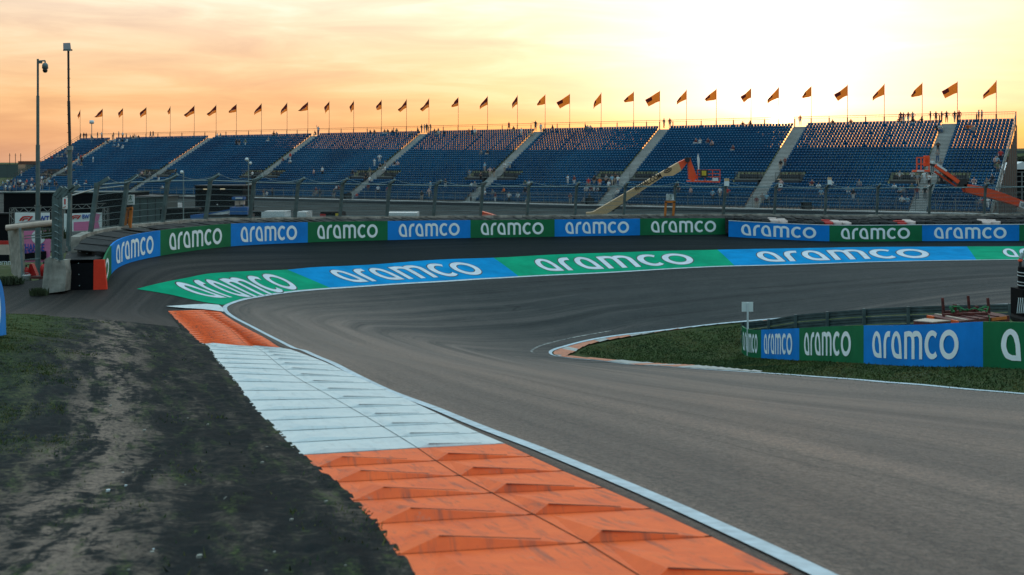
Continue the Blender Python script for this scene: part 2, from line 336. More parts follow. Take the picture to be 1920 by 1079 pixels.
# ------------------------------------------------------------------ terrain: surveyed heights (px, py, distance) -> smooth banked bowl
SV = np.array([(1120,1079,6.0),(1475,1079,6.0),(765,1079,6.0),(1920,1079,6.3),(0,1079,6.0),(380,1079,6.0),
(575,855,11.6),(940,838,11.9),(1920,850,12.6),(1400,850,12.0),(200,855,11.4),(477,768,15.6),(798,767,15.8),
(408,680,21.8),(610,680,22.5),(375,645,28.5),(540,655,27.0),(313,578,40),(415,574,40.5),
(-100,600,29),(0,590,30),(0,635,20),(160,545,42.5),(60,545,42.5),(262,544,42.5),(-100,545,42),
(210,507,44.),(302,479.7,48.5),(436.6,461.9,54.4),(580,455,60.5),(731.6,450.5,64.5),(884.5,446.4,69),(1040,444,72),(1200,441.5,74),(1363,440,75.5),(1555,449,75),(1730,450,74),(1911,450.5,73),(2150,452,71),
(480,557,45.5),(621,541.6,50),(900,523.8,58.5),(1040,516,62.3),(1340,500.4,65),(1627,492,64.5),(1920,487,63.5),(2150,484,62),
(1039,668.6,47.5),(1055.8,649.5,51),(1175,626.7,54),(1319,610,55.5),(1420,600.4,55.5),(1551,590.5,54.5),(1850,570,50),
(1223,686.6,43),(1343,695,39),(1535,708,33),(1671,719,29.5),(1920,740,25),(1843,685,29.5),(1619,680,35.1),(1498,675.5,41),(1426,671,46.5),(1390,664,50),(1920,600,40),(2400,600,40)], float)
SP = np.c_[(SV[:, 0]-CX)/FPX*SV[:, 2], SV[:, 2]]; SZ = -(SV[:, 1]-HY)/FPX*SV[:, 2]
def _U(r): return np.where(r > 0, r*r*np.log(r+1e-12), 0)
_n = len(SP); _K = _U(np.linalg.norm(SP[:, None]-SP[None], axis=2))+np.eye(_n)*1.5; _Q = np.c_[np.ones(_n), SP]
_w = np.linalg.solve(np.block([[_K, _Q], [_Q.T, np.zeros((3, 3))]]), np.r_[SZ, 0, 0, 0])
def H(x, y):
    x = np.asarray(x, float); y = np.asarray(y, float); sh = np.broadcast(x, y).shape
    x = np.clip(np.broadcast_to(x, sh).ravel(), -30, 50); y = np.clip(np.broadcast_to(y, sh).ravel(), 1.5, 85)
    o = np.empty(len(x))
    for i in range(0, len(x), 40000):
        a, b_ = x[i:i+40000], y[i:i+40000]
        o[i:i+40000] = _U(np.hypot(a[:, None]-SP[:, 0], b_[:, None]-SP[:, 1]))@_w[:_n]+_w[_n]+_w[_n+1]*a+_w[_n+2]*b_
    return o.reshape(sh)
def Hf(x, y): return float(H(x, y))
def at(px, py, d): return Vector(((px-CX)/FPX*d, d, -(py-HY)/FPX*d))
def unp(px, py, near=False, d0=2.5, d1=120):
    d = np.linspace(d0, d1, 6000); f = -(py-HY)/FPX*d-H((px-CX)/FPX*d, d)
    i = np.where((f[:-1] > 0) & (f[1:] <= 0))[0]
    if len(i) == 0: k = int(np.argmin(np.abs(f))); dd = d[k]
    else: k = i[0]; dd = d[k]+(d[k+1]-d[k])*f[k]/(f[k]-f[k+1])
    return np.array([(px-CX)/FPX*dd, dd])
def cat_rom(P, step=.5):
    P = np.asarray(P, float); E = np.vstack([2*P[0]-P[1], P, 2*P[-1]-P[-2]]); out = []
    for i in range(1, len(E)-2):
        p0, p1, p2, p3 = E[i-1:i+3]; n = max(2, int(np.linalg.norm(p2-p1)/step)+1)
        a = .5
        t0 = 0; t1 = t0+max(1e-4, np.linalg.norm(p1-p0))**a; t2 = t1+max(1e-4, np.linalg.norm(p2-p1))**a; t3 = t2+max(1e-4, np.linalg.norm(p3-p2))**a
        for u in np.linspace(t1, t2, n, endpoint=False):
            A1 = (t1-u)/(t1-t0)*p0+(u-t0)/(t1-t0)*p1; A2 = (t2-u)/(t2-t1)*p1+(u-t1)/(t2-t1)*p2; A3 = (t3-u)/(t3-t2)*p2+(u-t2)/(t3-t2)*p3
            B1 = (t2-u)/(t2-t0)*A1+(u-t0)/(t2-t0)*A2; B2 = (t3-u)/(t3-t1)*A2+(u-t1)/(t3-t1)*A3
            out.append((t2-u)/(t2-t1)*B1+(u-t1)/(t2-t1)*B2)
    out.append(P[-1]); return np.array(out)
def smooth(P, it=2):
    P = P.copy()
    for _ in range(it): P[1:-1] = .25*P[:-2]+.5*P[1:-1]+.25*P[2:]
    return P
def line_from(px, step=.5, ext0=0, ext1=0, sm=3):
    P = [unp(*p) for p in px]
    P = cat_rom(P, step); P = smooth(P, sm)
    if ext0: d = P[0]-P[2]; P = np.vstack([P[0]+d/np.linalg.norm(d)*ext0, P])
    if ext1: d = P[-1]-P[-3]; P = np.vstack([P, P[-1]+d/np.linalg.norm(d)*ext1])
    return P
class Path:
    def __init__(s, P):
        s.P = np.asarray(P, float); d = np.diff(s.P, axis=0); s.L = np.linalg.norm(d, axis=1); s.s = np.r_[0, np.cumsum(s.L)]
        s.T = d/s.L[:, None]; s.total = s.s[-1]
    def p(s, u, v=0.):                 # v: metres to the LEFT of travel
        u = np.atleast_1d(np.asarray(u, float)); x = np.interp(u, s.s, s.P[:, 0]); y = np.interp(u, s.s, s.P[:, 1])
        over = np.maximum(u-s.total, 0)+np.minimum(u, 0)
        e = .35; xa = np.interp(u-e, s.s, s.P[:, 0]); xb = np.interp(u+e, s.s, s.P[:, 0]); ya = np.interp(u-e, s.s, s.P[:, 1]); yb = np.interp(u+e, s.s, s.P[:, 1])
        tx, ty = xb-xa, yb-ya; bad = (np.hypot(tx, ty) < 1e-6)
        tx = np.where(u <= 0, s.T[0, 0], np.where(u >= s.total, s.T[-1, 0], tx)); ty = np.where(u <= 0, s.T[0, 1], np.where(u >= s.total, s.T[-1, 1], ty))
        n = np.hypot(tx, ty); tx, ty = tx/n, ty/n
        return np.c_[x+tx*over-ty*v, y+ty*over+tx*v]
    def sv(s, Q):
        Q = np.atleast_2d(Q); bs = np.full(len(Q), 1e9); S = np.zeros(len(Q)); V = np.zeros(len(Q))
        for i in range(len(s.T)):
            r = Q-s.P[i]; a = np.clip(r@s.T[i], 0, s.L[i]); e = r-a[:, None]*s.T[i]; dd = np.hypot(e[:, 0], e[:, 1])
            cr = s.T[i, 0]*r[:, 1]-s.T[i, 1]*r[:, 0]; k = dd < bs
            bs[k] = dd[k]; S[k] = s.s[i]+a[k]; V[k] = np.where(cr[k] >= 0, dd[k], -dd[k])
        return S, V
    def at_px(s, px):                 # arclength where the path crosses a viewing column
        q_ = s.P[:, 0]-(px-CX)/FPX*s.P[:, 1]; i = np.where(q_[:-1]*q_[1:] <= 0)[0]
        if len(i) == 0: return None
        k = i[0]; return s.s[k]+s.L[k]*q_[k]/(q_[k]-q_[k+1])
barrier = Path(smooth(cat_rom([(-15.6,40.2)]+[tuple(np.array([(a-CX)/FPX*c, c])) for a, b_, c in [(210,0,44.),(302,0,48.5),(436.6,0,54.4),(580,0,60.5),(731.6,0,64.5),(884.5,0,69),(1040,0,72),(1200,0,74),(1363,0,75.5)]]+[(20.,77.),(36.,77.),(60.,75.),(80.,73.)], .5), 3))
def G(x, y):
    x = np.asarray(x, float); y = np.asarray(y, float); h = H(x, y)
    Q = np.c_[np.ravel(x), np.ravel(y)]; S, V = barrier.sv(Q); V = V.reshape(h.shape)
    out_ = np.clip((V-1.4)/3., 0, 1)*(np.ravel(y).reshape(h.shape) > 41.); out_ = out_*out_*(3-2*out_)
    pl = -5.5-1.5*np.clip((y-45)/40., 0, 1)
    # past the surveyed bowl the land is level, with low dunes towards the horizon
    r = np.hypot(x, y); far = np.clip((r-420)/900., 0, 1); pl = pl+far*far*(3-2*far)*(6.2+5.*np.sin(x*.003+1)*np.cos(y*.002))
    pxx = x/np.maximum(y, 1)*FPX+CX; rid = 17.*np.exp(-((r-760)/130.)**2)*np.clip((pxx-230)/250., 0, 1)*(y > 100); pl = pl+rid
    k = np.clip((np.abs(x)-35)/30, 0, 1)*(y < 60); h = h*(1-k)+(-5.5)*k
    k2 = np.clip((2-y)/20., 0, 1); h = h*(1-k2)+(-2.2)*k2
    return h*(1-out_)+pl*out_
xs = np.unique(np.r_[np.geomspace(46, 4000, 26)*-1, np.arange(-46, -8, 1.), np.arange(-8, 42, .6), np.arange(42, 90, 2.), np.geomspace(90, 4000, 24)])
ys = np.unique(np.r_[np.array([-400, -200, -100, -60, -40]), np.arange(-25, 0, 2.5), np.arange(0, 90, .6), np.arange(90, 150, 4.), np.geomspace(150, 5000, 30)])
XX, YY = np.meshgrid(xs, ys); ZZ = G(XX, YY)-.035
nx, ny = len(xs), len(ys); idx = np.arange(nx*ny).reshape(ny, nx)
Fq = np.c_[idx[:-1, :-1].ravel(), idx[:-1, 1:].ravel(), idx[1:, 1:].ravel(), idx[1:, :-1].ravel()]
me = npmesh('ground', np.c_[XX.ravel(), YY.ravel(), ZZ.ravel()], Fq, ['ground'], smooth=True); setattr3(me, np.zeros((nx*ny, 3)))
tag(link('ground', me), kind='structure')

# feature lines
KL = line_from([(765,1079),(710,988.6),(667.7,948),(628.7,912.5),(596.9,882.4),(565,857),(515.4,806),(477,768),(408,680),(374,644),(343,613),(310.5,577)], .4, ext0=5)
KC = line_from([(1190,1079),(1082,1011.6),(993.5,965.6),(929.7,932),(869.5,900),(820,870),(784.5,843.4),(706.6,795.6),(621.6,746),(550.8,707),(477,652.6),(432.5,620),(374,580)], .4, ext0=5)
KR = line_from([(1475,1079),(1160,930),(1046.6,882.4),(947.4,834.6),(798.7,767),(713.7,728),(650,700),(542.5,656),(501,637),(455,612.5),(419,590)], .4, ext0=5)
WLpx = [(1545,1082),(1160,905),(940,817),(790,757),(738,738.5),(687,714.5),(639,690),(588,667),(536,646),(498,627),(466,610),(440,597),(424,586),(420,578),(424,573.6),(446,565),(480.6,557),(539,548.5),(621.6,541.6),(755.6,532.3),(900,523.8),(1040,516),(1200,508),(1340,500.4),(1627,492),(1920,487),(2150,484)]
WL = line_from(WLpx, .5, ext0=6, ext1=20, sm=4)
INpx = [(2100,758),(1920,740),(1806,731),(1671,719),(1535,708),(1420,699.8),(1343,695),(1223.5,686.6),(1127.7,677),(1060,671.5),(1039,668.6),(1029,662.5),(1033,657),(1055.8,649.5),(1103.7,637.5),(1175.6,626.7),(1319,610),(1420,600.4),(1551,590.5),(1850,572)]
IN = line_from(INpx, .4, ext0=25, ext1=30, sm=3)
wl = Path(WL)
def ribbon(name, P, wd, off, m, parent=None, cross=3, kind='structure', v0=None):
    pa = Path(P); n = max(4, int(pa.total/.4)); u = np.linspace(0, pa.total, n); vs = np.linspace(-wd/2, wd/2, cross) if v0 is None else np.linspace(v0[0], v0[1], cross)
    V = []
    for v in vs:
        p = pa.p(u, v); V.append(np.c_[p, H(p[:, 0], p[:, 1])+off])
    V = np.array(V); idx = np.arange(cross*n).reshape(cross, n)
    Fq = np.c_[idx[:-1, :-1].ravel(), idx[:-1, 1:].ravel(), idx[1:, 1:].ravel(), idx[1:, :-1].ravel()]
    me = npmesh(name, V.reshape(-1, 3), Fq, [m], smooth=True); S, Vv = wl.sv(V.reshape(-1, 3)[:, :2]); setattr3(me, np.c_[S, Vv, Vv*0])
    o = link(name, me, parent)
    if kind: tag(o, kind=kind)
    return o
def drape(name, B, step, off, mats, sub=None, disp=None, kind='structure', attrpath=None, parent=None):
    B = np.asarray(B, float)
    # densify boundary
    R = []
    for a, b_ in zip(B, np.roll(B, -1, axis=0)):
        n = max(1, int(np.linalg.norm(b_-a)/step)); R += [a+(b_-a)*k/n for k in range(n)]
    R = np.array(R); keep = [0]
    for i in range(1, len(R)):
        if np.linalg.norm(R[i]-R[keep[-1]]) > step*.25: keep.append(i)
    R = R[keep]
    x0, y0 = R.min(0); x1, y1 = R.max(0)
    gx, gy = np.meshgrid(np.arange(x0+step/2, x1, step), np.arange(y0+step/2, y1, step)); gx = gx+(np.arange(gx.shape[0]) % 2)[:, None]*step/2; g = np.c_[gx.ravel(), gy.ravel()]
    ins = np.zeros(len(g), bool); j = len(R)-1
    for i in range(len(R)):
        xi, yi = R[i]; xj, yj = R[j]
        c = ((yi > g[:, 1]) != (yj > g[:, 1])) & (g[:, 0] < (xj-xi)*(g[:, 1]-yi)/(yj-yi+1e-12)+xi); ins ^= c; j = i
    g = g[ins]
    mind = np.full(len(g), 1e9)
    for k in range(0, len(g), 3000):
        mind[k:k+3000] = np.sqrt(((g[k:k+3000, None]-R[None])**2).sum(2)).min(1)
    g = g[mind > step*.4]
    pts = [Vector(p) for p in np.vstack([R, g])]; n = len(R)
    vo, _, fo, *_ = delaunay_2d_cdt(pts, [], [list(range(n))], 1, 1e-5)
    V = np.array([(v.x, v.y) for v in vo]); z = H(V[:, 0], V[:, 1])+off
    if disp is not None: z = z+disp(V)
    Fq = np.array([f for f in fo if len(f) == 3])
    a = V[Fq[:, 1]]-V[Fq[:, 0]]; b_ = V[Fq[:, 2]]-V[Fq[:, 0]]; fl = (a[:, 0]*b_[:, 1]-a[:, 1]*b_[:, 0]) < 0; Fq[fl] = Fq[fl][:, ::-1]
    me = npmesh(name, np.c_[V, z], Fq, mats, smooth=True); S, Vv = (attrpath or wl).sv(V); setattr3(me, np.c_[S, Vv, Vv*0])
    o = link(name, me, parent)
    if kind: tag(o, kind=kind)
    return o
# asphalt: everything between the outer barrier, the service road, the left kerb and the infield
IN_edge = Path(IN).p(np.linspace(0, Path(IN).total, 260), .12)  # a touch to the infield side
def sgn(P, v): pa = Path(P); return pa.p(np.linspace(0, pa.total, max(8, int(pa.total/.5))), v)
bout = barrier.p(np.linspace(3.5, barrier.total, 240), .25)
road = [unp(343,618), unp(308,611), unp(216,603), unp(100,596), unp(14,589), unp(-200,575)]
nk = len(KL)
in_s = np.array(IN)
asphB = list(KL[:nk-3]+np.array([.3, 0]))+road+[np.array([-40., 33.]), np.array([-40., 43.4]), np.array([-19.5, 43.6]), np.array([-17.2, 45.])]+list(bout)+[np.array([80., 66.])]+list(in_s[::-1])+[np.array([30., 2.]), np.array([10., 1.])]
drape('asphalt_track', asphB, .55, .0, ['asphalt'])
# service road behind the left end of the barrier
rb = MB()
for a, b_, c, d in [((-60, 48), (-17, 48), (-16, 70), (-60, 70))]:
    pass
# verge of soil and grass on the left
klp = Path(KL[::-1])     # travel towards camera: left of travel = +x side ... outward is to the right
def vdisp(V):
    S, vv = klp.sv(V); out_ = np.abs(vv); f = np.clip(out_/.25, 0, 1)
    n = sum(a*np.sin(V[:, 0]*fx+p1)*np.cos(V[:, 1]*fy+p2) for a, fx, fy, p1, p2 in [(.010, 3.1, 2.3, .3, 1.), (.006, 7.7, 6.1, 2., .2), (.006, 17., 13., 1., 3.), (.005, 37., 31., .1, 2.)])
    ruts = -.022*np.exp(-((out_-.6)/.16)**2)-.022*np.exp(-((out_-1.2)/.16)**2)+.008*np.sin(S*42)*np.exp(-((out_-.8)/.4)**2)
    r = rng.normal(0, .006, len(V))
    return (n+ruts+r)*f+(1-f)*(.004+rng.normal(0, .012, len(V)))+.012*f
vB = list(KL[:nk-3]+np.array([.03, 0]))+[unp(343,618)+np.array([-.05, 0]), unp(308,611), unp(216,603), unp(100,596), unp(14,589), unp(-200,575)]+[np.array([-14., 8.]), np.array([-9., 1.]), np.array([-3., 0.5])]
drape('verge_soil', vB, .11, .012, ['verge'], disp=vdisp, attrpath=None)
vo = bpy.data.objects['verge_soil']; co = np.empty(len(vo.data.vertices)*3, np.float32); vo.data.vertices.foreach_get('co', co); co = co.reshape(-1, 3)
S, vv = klp.sv(co[:, :2]); vo.data.attributes['trk'].data.foreach_set('vector', np.c_[S, np.abs(vv), vv*0].astype(np.float32).ravel())

# white edge lines
tag(ribbon('track_edge_line', WL, .16, .014, 'trackedge'), kind='structure')
ribbon('inner_edge_line', IN, .13, .014, 'trackedge', v0=(-.12, .03))
ribbon('worn_edge_line', line_from([(1150,620),(1110,627),(1060,636.5),(1020,646.5),(1001,655),(996,660.5),(1008,666),(1040,670.6)], .4, sm=2), .10, .014, 'worn_line')
# ------------------------------------------------------------------ left kerb: two rows of saw-tooth blocks
kc = Path(KC); sL, vL = kc.sv(KL); sR, vR = kc.sv(KR)
oL = np.argsort(sL); oR = np.argsort(sR)
def wL(s): return float(np.interp(s, sL[oL], vL[oL]))
def wR(s): return float(np.interp(s, sR[oR], vR[oR]))
s_or1 = kc.sv([unp(784, 843)])[0][0]; s_wh = kc.sv([unp(470, 650)])[0][0]; s_end = kc.sv([unp(378, 582)])[0][0]
kb = MB()
KA = []
def kp(s, f, h):     # f: -1 right edge .. 0 valley .. 1 left edge
    v = f*wL(s) if f > 0 else -f*wR(s)
    p = kc.p(s, v)[0]; KA.append((s, v, 0)); return (p[0], p[1], Hf(p[0], p[1])+.014+h)
nb1 = round((s_or1-(-1))/1.06); pitch = 1.06
bl = []
s = s_or1
while s > .2: bl.append((s-pitch, s, 'kerb_orange')); s -= pitch
n = int(round((s_wh-s_or1)/pitch)); pp = (s_wh-s_or1)/n
for k in range(n): bl.append((s_or1+k*pp, s_or1+(k+1)*pp, 'kerb_white'))
n = int(round((s_end-s_wh)/.55)); pp = (s_end-s_wh)/n
for k in range(n): bl.append((s_wh+k*pp, s_wh+(k+1)*pp, 'kerb_orange'))
for a, b_, m in bl:
    if True: kb.add([kp(a, -.007, .004), kp(b_, -.007, .004), kp(b_, .004, .004), kp(a, .004, .004)], [(0, 3, 2, 1)], 'kerb_seam' if m == 'kerb_orange' else 'kerb_joint_pale')
    L = b_-a; hw = .055 if m == 'kerb_white' else .095
    if a > s_wh-.01: hw = .06
    for side in (0, 1):
        # columns from valley/outer low end to high end
        if side == 0: lo_, hi, e = (.0, .78, 1.0); run = .07; hh = hw*.9          # left row: high towards the soil edge
        else: lo_, hi, e = (-1.0, -.13, -.0); run = .035; hh = hw*.72          # right row: high towards the valley
        P = [kp(a, lo_, 0), kp(a, hi, 0), kp(a, e, 0), kp(b_, lo_, 0), kp(b_, hi, 0.0), kp(b_, e, 0), kp(a+run*L, hi, hh), kp(a+run*L*.25, lo_, 0.001)]
        fs = [(0, 1, 6, 7), (7, 6, 4, 3), (1, 2, 6), (2, 5, 4, 6)]
        kb.add(P, fs, m)
        if side == 1 or m == 'kerb_orange':
            rw = .014 if side else .008; A1, A2 = a+run*L-rw, a+run*L+rw*.3
            kb.add([kp(A1, hi, hh*.97+.004), kp(A1, hi*.3+lo_*.7, hh*.29+.004), kp(A2, hi*.3+lo_*.7, hh*.30+.005), kp(A2, hi, hh+.004)], [(0, 1, 2, 3)] if side == 0 else [(0, 3, 2, 1)], 'kerb_joint' if m == 'kerb_orange' else 'kerb_ridge_line')  # thin dark line along the ridge of each tooth
        # dark joint between neighbouring slabs, and along the valley
        jw = .012 if m == 'kerb_white' else .02
        J = [kp(a, lo_, .004), kp(a, e, .004), kp(a+jw, e, .006), kp(a+jw, lo_, .006)]
        kb.add(J, [(0, 1, 2, 3)], 'kerb_joint' if m != 'kerb_white' else 'kerb_joint_pale')
o = kb.build('kerb'); setattr3(o.data, np.array(KA)[:len(o.data.vertices)]); tag(o, kind='structure')
# white end cap of the kerb
cap = [unp(310.5,576.5), unp(343,574.5), unp(388,572.2), unp(410,573.8), unp(418,580), unp(419.5,587), unp(380,582), unp(345,580)]
drape('kerb_end_cap', cap, .3, .045, ['kerb_white'])
# ------------------------------------------------------------------ apex kerb (orange and white blocks, inner side)
inp = Path(IN); KI = []
s0 = inp.sv([unp(1420,699)])[0][0]; s1 = inp.sv([unp(1551,590.5)])[0][0]; kb = MB(); KA = []
outer_px = [(1420,694.5),(1295,685.4),(1247.5,683),(1175.6,678),(1103.7,672),(1082,662.7),(1103.7,649.5),(1175.6,635),(1271,619.5),(1420,605),(1551,595.5)]
sO, vO = inp.sv(np.array([unp(*p) for p in outer_px])); sO = np.maximum.accumulate(sO+np.arange(len(sO))*1e-3)
s_tip0 = inp.sv([unp(1180,682)])[0][0]; s_tip1 = inp.sv([unp(1120,634)])[0][0]
s = s0; k = 0; s_wend = inp.sv([unp(1300,692)])[0][0]
while s < s1:
    L = .75; m = 'apex_white' if s < s_wend else ('apex_orange' if ((k//2) % 2 == 0 or (s_tip0 < s < s_tip1 and k % 4 != 3)) else 'apex_white')
    sg = np.sign(vO[3]) if vO[3] != 0 else 1
    def ip(s_, f, h):
        w_ = abs(float(np.interp(s_, sO, np.abs(vO)))); a_ = .18; w_ = min(max(w_-(.1 if s_ > s_tip0 else .38), .06), 1.7)
        v = sg*(a_+(w_-a_)*f); p = inp.p(s_, v)[0]; KA.append((s_, v, 0)); return (p[0], p[1], Hf(p[0], p[1])+.02+h)
    P = [ip(s, 0, 0), ip(s, 1, .015), ip(s+L*.85, 1, .045), ip(s+L*.85, 0, .01), ip(s+L, 0, 0), ip(s+L, 1, .015)]
    kb.add(P, [(0, 1, 2, 3), (3, 2, 5, 4)], m); s += L; k += 1
o = kb.build('apex_kerb'); setattr3(o.data, np.array(KA)); tag(o, kind='structure')

# ------------------------------------------------------------------ lettering ("aramco")
def cr2(pts, n): 
    P = np.array(pts, float); E = np.vstack([2*P[0]-P[1], P, 2*P[-1]-P[-2]]); o = []
    segs = len(P)-1
    for i in range(segs):
        p0, p1, p2, p3 = E[i:i+4]
        for t_ in np.linspace(0, 1, n, endpoint=False):
            o.append(.5*((2*p1)+(-p0+p2)*t_+(2*p0-5*p1+4*p2-p3)*t_**2+(-p0+3*p1-3*p2+p3)*t_**3))
    o.append(P[-1]); return np.array(o)
def glyphs():
    out_ = []
    def ell(cx, rx, ry, a0, a1, n): a = np.linspace(a0, a1, n); return np.c_[cx+rx*np.cos(a), .5+ry*np.sin(a)]
    def ga(x, w_=.80):
        o_ = [(w_, 0), (w_*.55, .0), (w_*.2, .10), (0, .44), (w_*.12, .82), (w_*.46, 1.), (w_*.80, .86), (w_*.94, .52), (w_, 0.)]
        i_ = [(w_-.2, .17), (w_*.55, .17), (w_*.36, .25), (.21, .46), (w_*.32, .72), (w_*.47, .82), (w_*.62, .73), (w_*.72, .50), (w_-.2, .17)]
        n_ = 5; A = [], []
        O = np.vstack([cr2([o_[0], o_[1]], n_)[:-1], cr2(o_[1:8], n_)[:-1], cr2([o_[7], o_[8]], n_)]); I = np.vstack([cr2([i_[0], i_[1]], n_)[:-1], cr2(i_[1:8], n_)[:-1], cr2([i_[7], i_[8]], n_)])
        out_.append((O+[x, 0], I+[x, 0], 0))
    def st(x, pts_o, pts_i, lay=0, n_=5): out_.append((cr2(pts_o, n_)+[x, 0], cr2(pts_i, n_)+[x, 0], lay))
    x = 0; ga(x); x += .80+.165
    st(x, [(0, 0), (0, .3), (.0, .58), (.10, .86), (.30, .99), (.53, 1.0)], [(.2, 0), (.2, .3), (.2, .55), (.25, .72), (.36, .79), (.50, .79)]); x += .53+.09
    ga(x); x += .80+.18
    st(x, [(0, 0), (0, .3), (0, .6), (0, .96)], [(.2, 0), (.2, .3), (.2, .6), (.2, .78)])
    st(x, [(0.2, .99), (.34, 1.0), (.54, .95), (.69, .80), (.72, .55), (.72, .3), (.72, 0)], [(.2, .78), (.32, .81), (.44, .79), (.51, .70), (.52, .52), (.52, .3), (.52, 0)])
    st(x, [(0, .96), (.1, .98), (.2, .99)], [(.001, .959), (.1, .85), (.2, .78)], 1)
    st(x, [(.60, .94), (.72, .99), (.88, 1.0), (1.06, .95), (1.21, .80), (1.24, .55), (1.24, .3), (1.24, 0)], [(.70, .78), (.76, .79), (.86, .81), (.96, .79), (1.03, .70), (1.04, .52), (1.04, .3), (1.04, 0)], 1); x += 1.24+.15
    out_.append((ell(x+.47, .47, .5, math.radians(50), math.radians(310), 22), ell(x+.49, .26, .32, math.radians(44), math.radians(316), 22), 0)); x += .80+.12
    out_.append((ell(x+.53, .53, .5, 0, 2*math.pi, 30), ell(x+.53, .31, .31, 0, 2*math.pi, 30), 0)); x += 1.06
    return out_, x
GL, GW = glyphs()
def lettering(name, fmap, m, parent, grow=0., clip=None):
    mb = MB()
    for O, I, lay in GL:
        if clip and O[:, 0].min() < clip: continue
        if grow:
            C = (O+I)/2; d1 = O-I; l = np.linalg.norm(d1, axis=1)[:, None]+1e-6; O2 = O+d1/l*grow; I2 = I-d1/l*grow
        else: O2, I2 = O, I
        n_ = len(O2); vs = [fmap(p[0], p[1], lay) for p in O2]+[fmap((p[0]+q_[0])/2, (p[1]+q_[1])/2, lay) for p, q_ in zip(O2, I2)]+[fmap(p[0], p[1], lay) for p in I2]
        mb.add(vs, [(r*n_+i, r*n_+i+1, (r+1)*n_+i+1, (r+1)*n_+i) for r in (0, 1) for i in range(n_-1)], m)
    return mb.build(name, parent)
# ------------------------------------------------------------------ painted run-off strip
toppx = [(257,542.7),(300,532),(345,523),(394.7,513.4),(470,509),(539,506.6),(597.5,501.4),(773,491),(900,485),(1040,478),(1200,472.5),(1346,469),(1480,466.5),(1627,464),(1813,463),(1920,462.6),(2100,462)]
botpx = [(257,543.2),(326,554.7),(388,568.4),(410,571.5)]
top = line_from(toppx, .5, sm=1); topP = Path(top)
s_line0 = wl.sv([unp(424,573.6)])[0][0]
wlstrip = wl.p(np.linspace(s_line0, wl.sv([unp(2100,484.5)])[0][0], 160), .09)
bots = [unp(*p) for p in botpx]; bot = Path(np.vstack([cat_rom(bots+[wlstrip[0]], .5)[:-1], wlstrip]))
bnd = [((539,506.6),(621.6,541.6)), ((925,484),(972,518.5)), ((1346,469.5),(1376,497.5)), ((1813,463),(1828,486.5))]
cutT = [0]+[topP.sv([unp(*a)])[0][0] for a, b_ in bnd]+[topP.total]; cutB = [0]+[bot.sv([unp(*b_)])[0][0] for a, b_ in bnd]+[bot.total]
strip = empty('painted_runoff', (0, 0, 0), None, None); tag(strip, kind='structure')
def strip_pt(k, f, g): # f along 0..1 , g 0 at inner line .. 1 outer edge
    a = topP.p(cutT[k]+(cutT[k+1]-cutT[k])*f)[0]; b_ = bot.p(cutB[k]+(cutB[k+1]-cutB[k])*f)[0]; return b_+(a-b_)*g
for k in range(5):
    nf, ng = 44, 8; V = []
    for i in range(nf+1):
        for j in range(ng+1): p = strip_pt(k, i/nf, j/ng); V.append(p)
    V = np.array(V); idx = np.arange((nf+1)*(ng+1)).reshape(nf+1, ng+1); Fq = np.c_[idx[:-1, :-1].ravel(), idx[:-1, 1:].ravel(), idx[1:, 1:].ravel(), idx[1:, :-1].ravel()]
    me = npmesh('painted_panel', np.c_[V, H(V[:, 0], V[:, 1])+.016], Fq, ['pgreen' if k % 2 == 0 else 'pblue'], smooth=True); link('painted_panel', me, strip)
txt = [(0, (336,538), (549,527), .20, .76), (1, (614,512), (890,500), .15, .80), (2, (992,490), (1296,484), .15, .80), (3, (1416,478), (1738,474), .15, .80), (4, None, None, .15, .80)]
Q0 = [unp(318,533), unp(512,513), unp(566,541), unp(400,561)]
for k, a, b_, g0, g1 in txt:
    if a is None: f0, f1 = .22, .92
    else:
        # arclength fractions of text ends measured mid-strip
        mid = Path(np.array([strip_pt(k, i/40, .5) for i in range(41)])); f0 = mid.sv([unp(*a)])[0][0]/mid.total; f1 = mid.sv([unp(*b_)])[0][0]/mid.total
    for nm, m, grow, off in (('lettering_outline', 'dark', .035, .019), ('lettering', 'letter_ground', 0, .023)):
        def fm(x, y, lay): 
            if k == 0:
                u = x/GW; p = (Q0[0]*(1-u)+Q0[1]*u)*y+(Q0[3]*(1-u)+Q0[2]*u)*(1-y); return (p[0], p[1], Hf(p[0], p[1])+off+lay*.001)
            p = strip_pt(k, f0+(f1-f0)*x/GW, g0+(g1-g0)*y); return (p[0], p[1], Hf(p[0], p[1])+off+lay*.001)
        lettering(nm, fm, m, strip, grow)

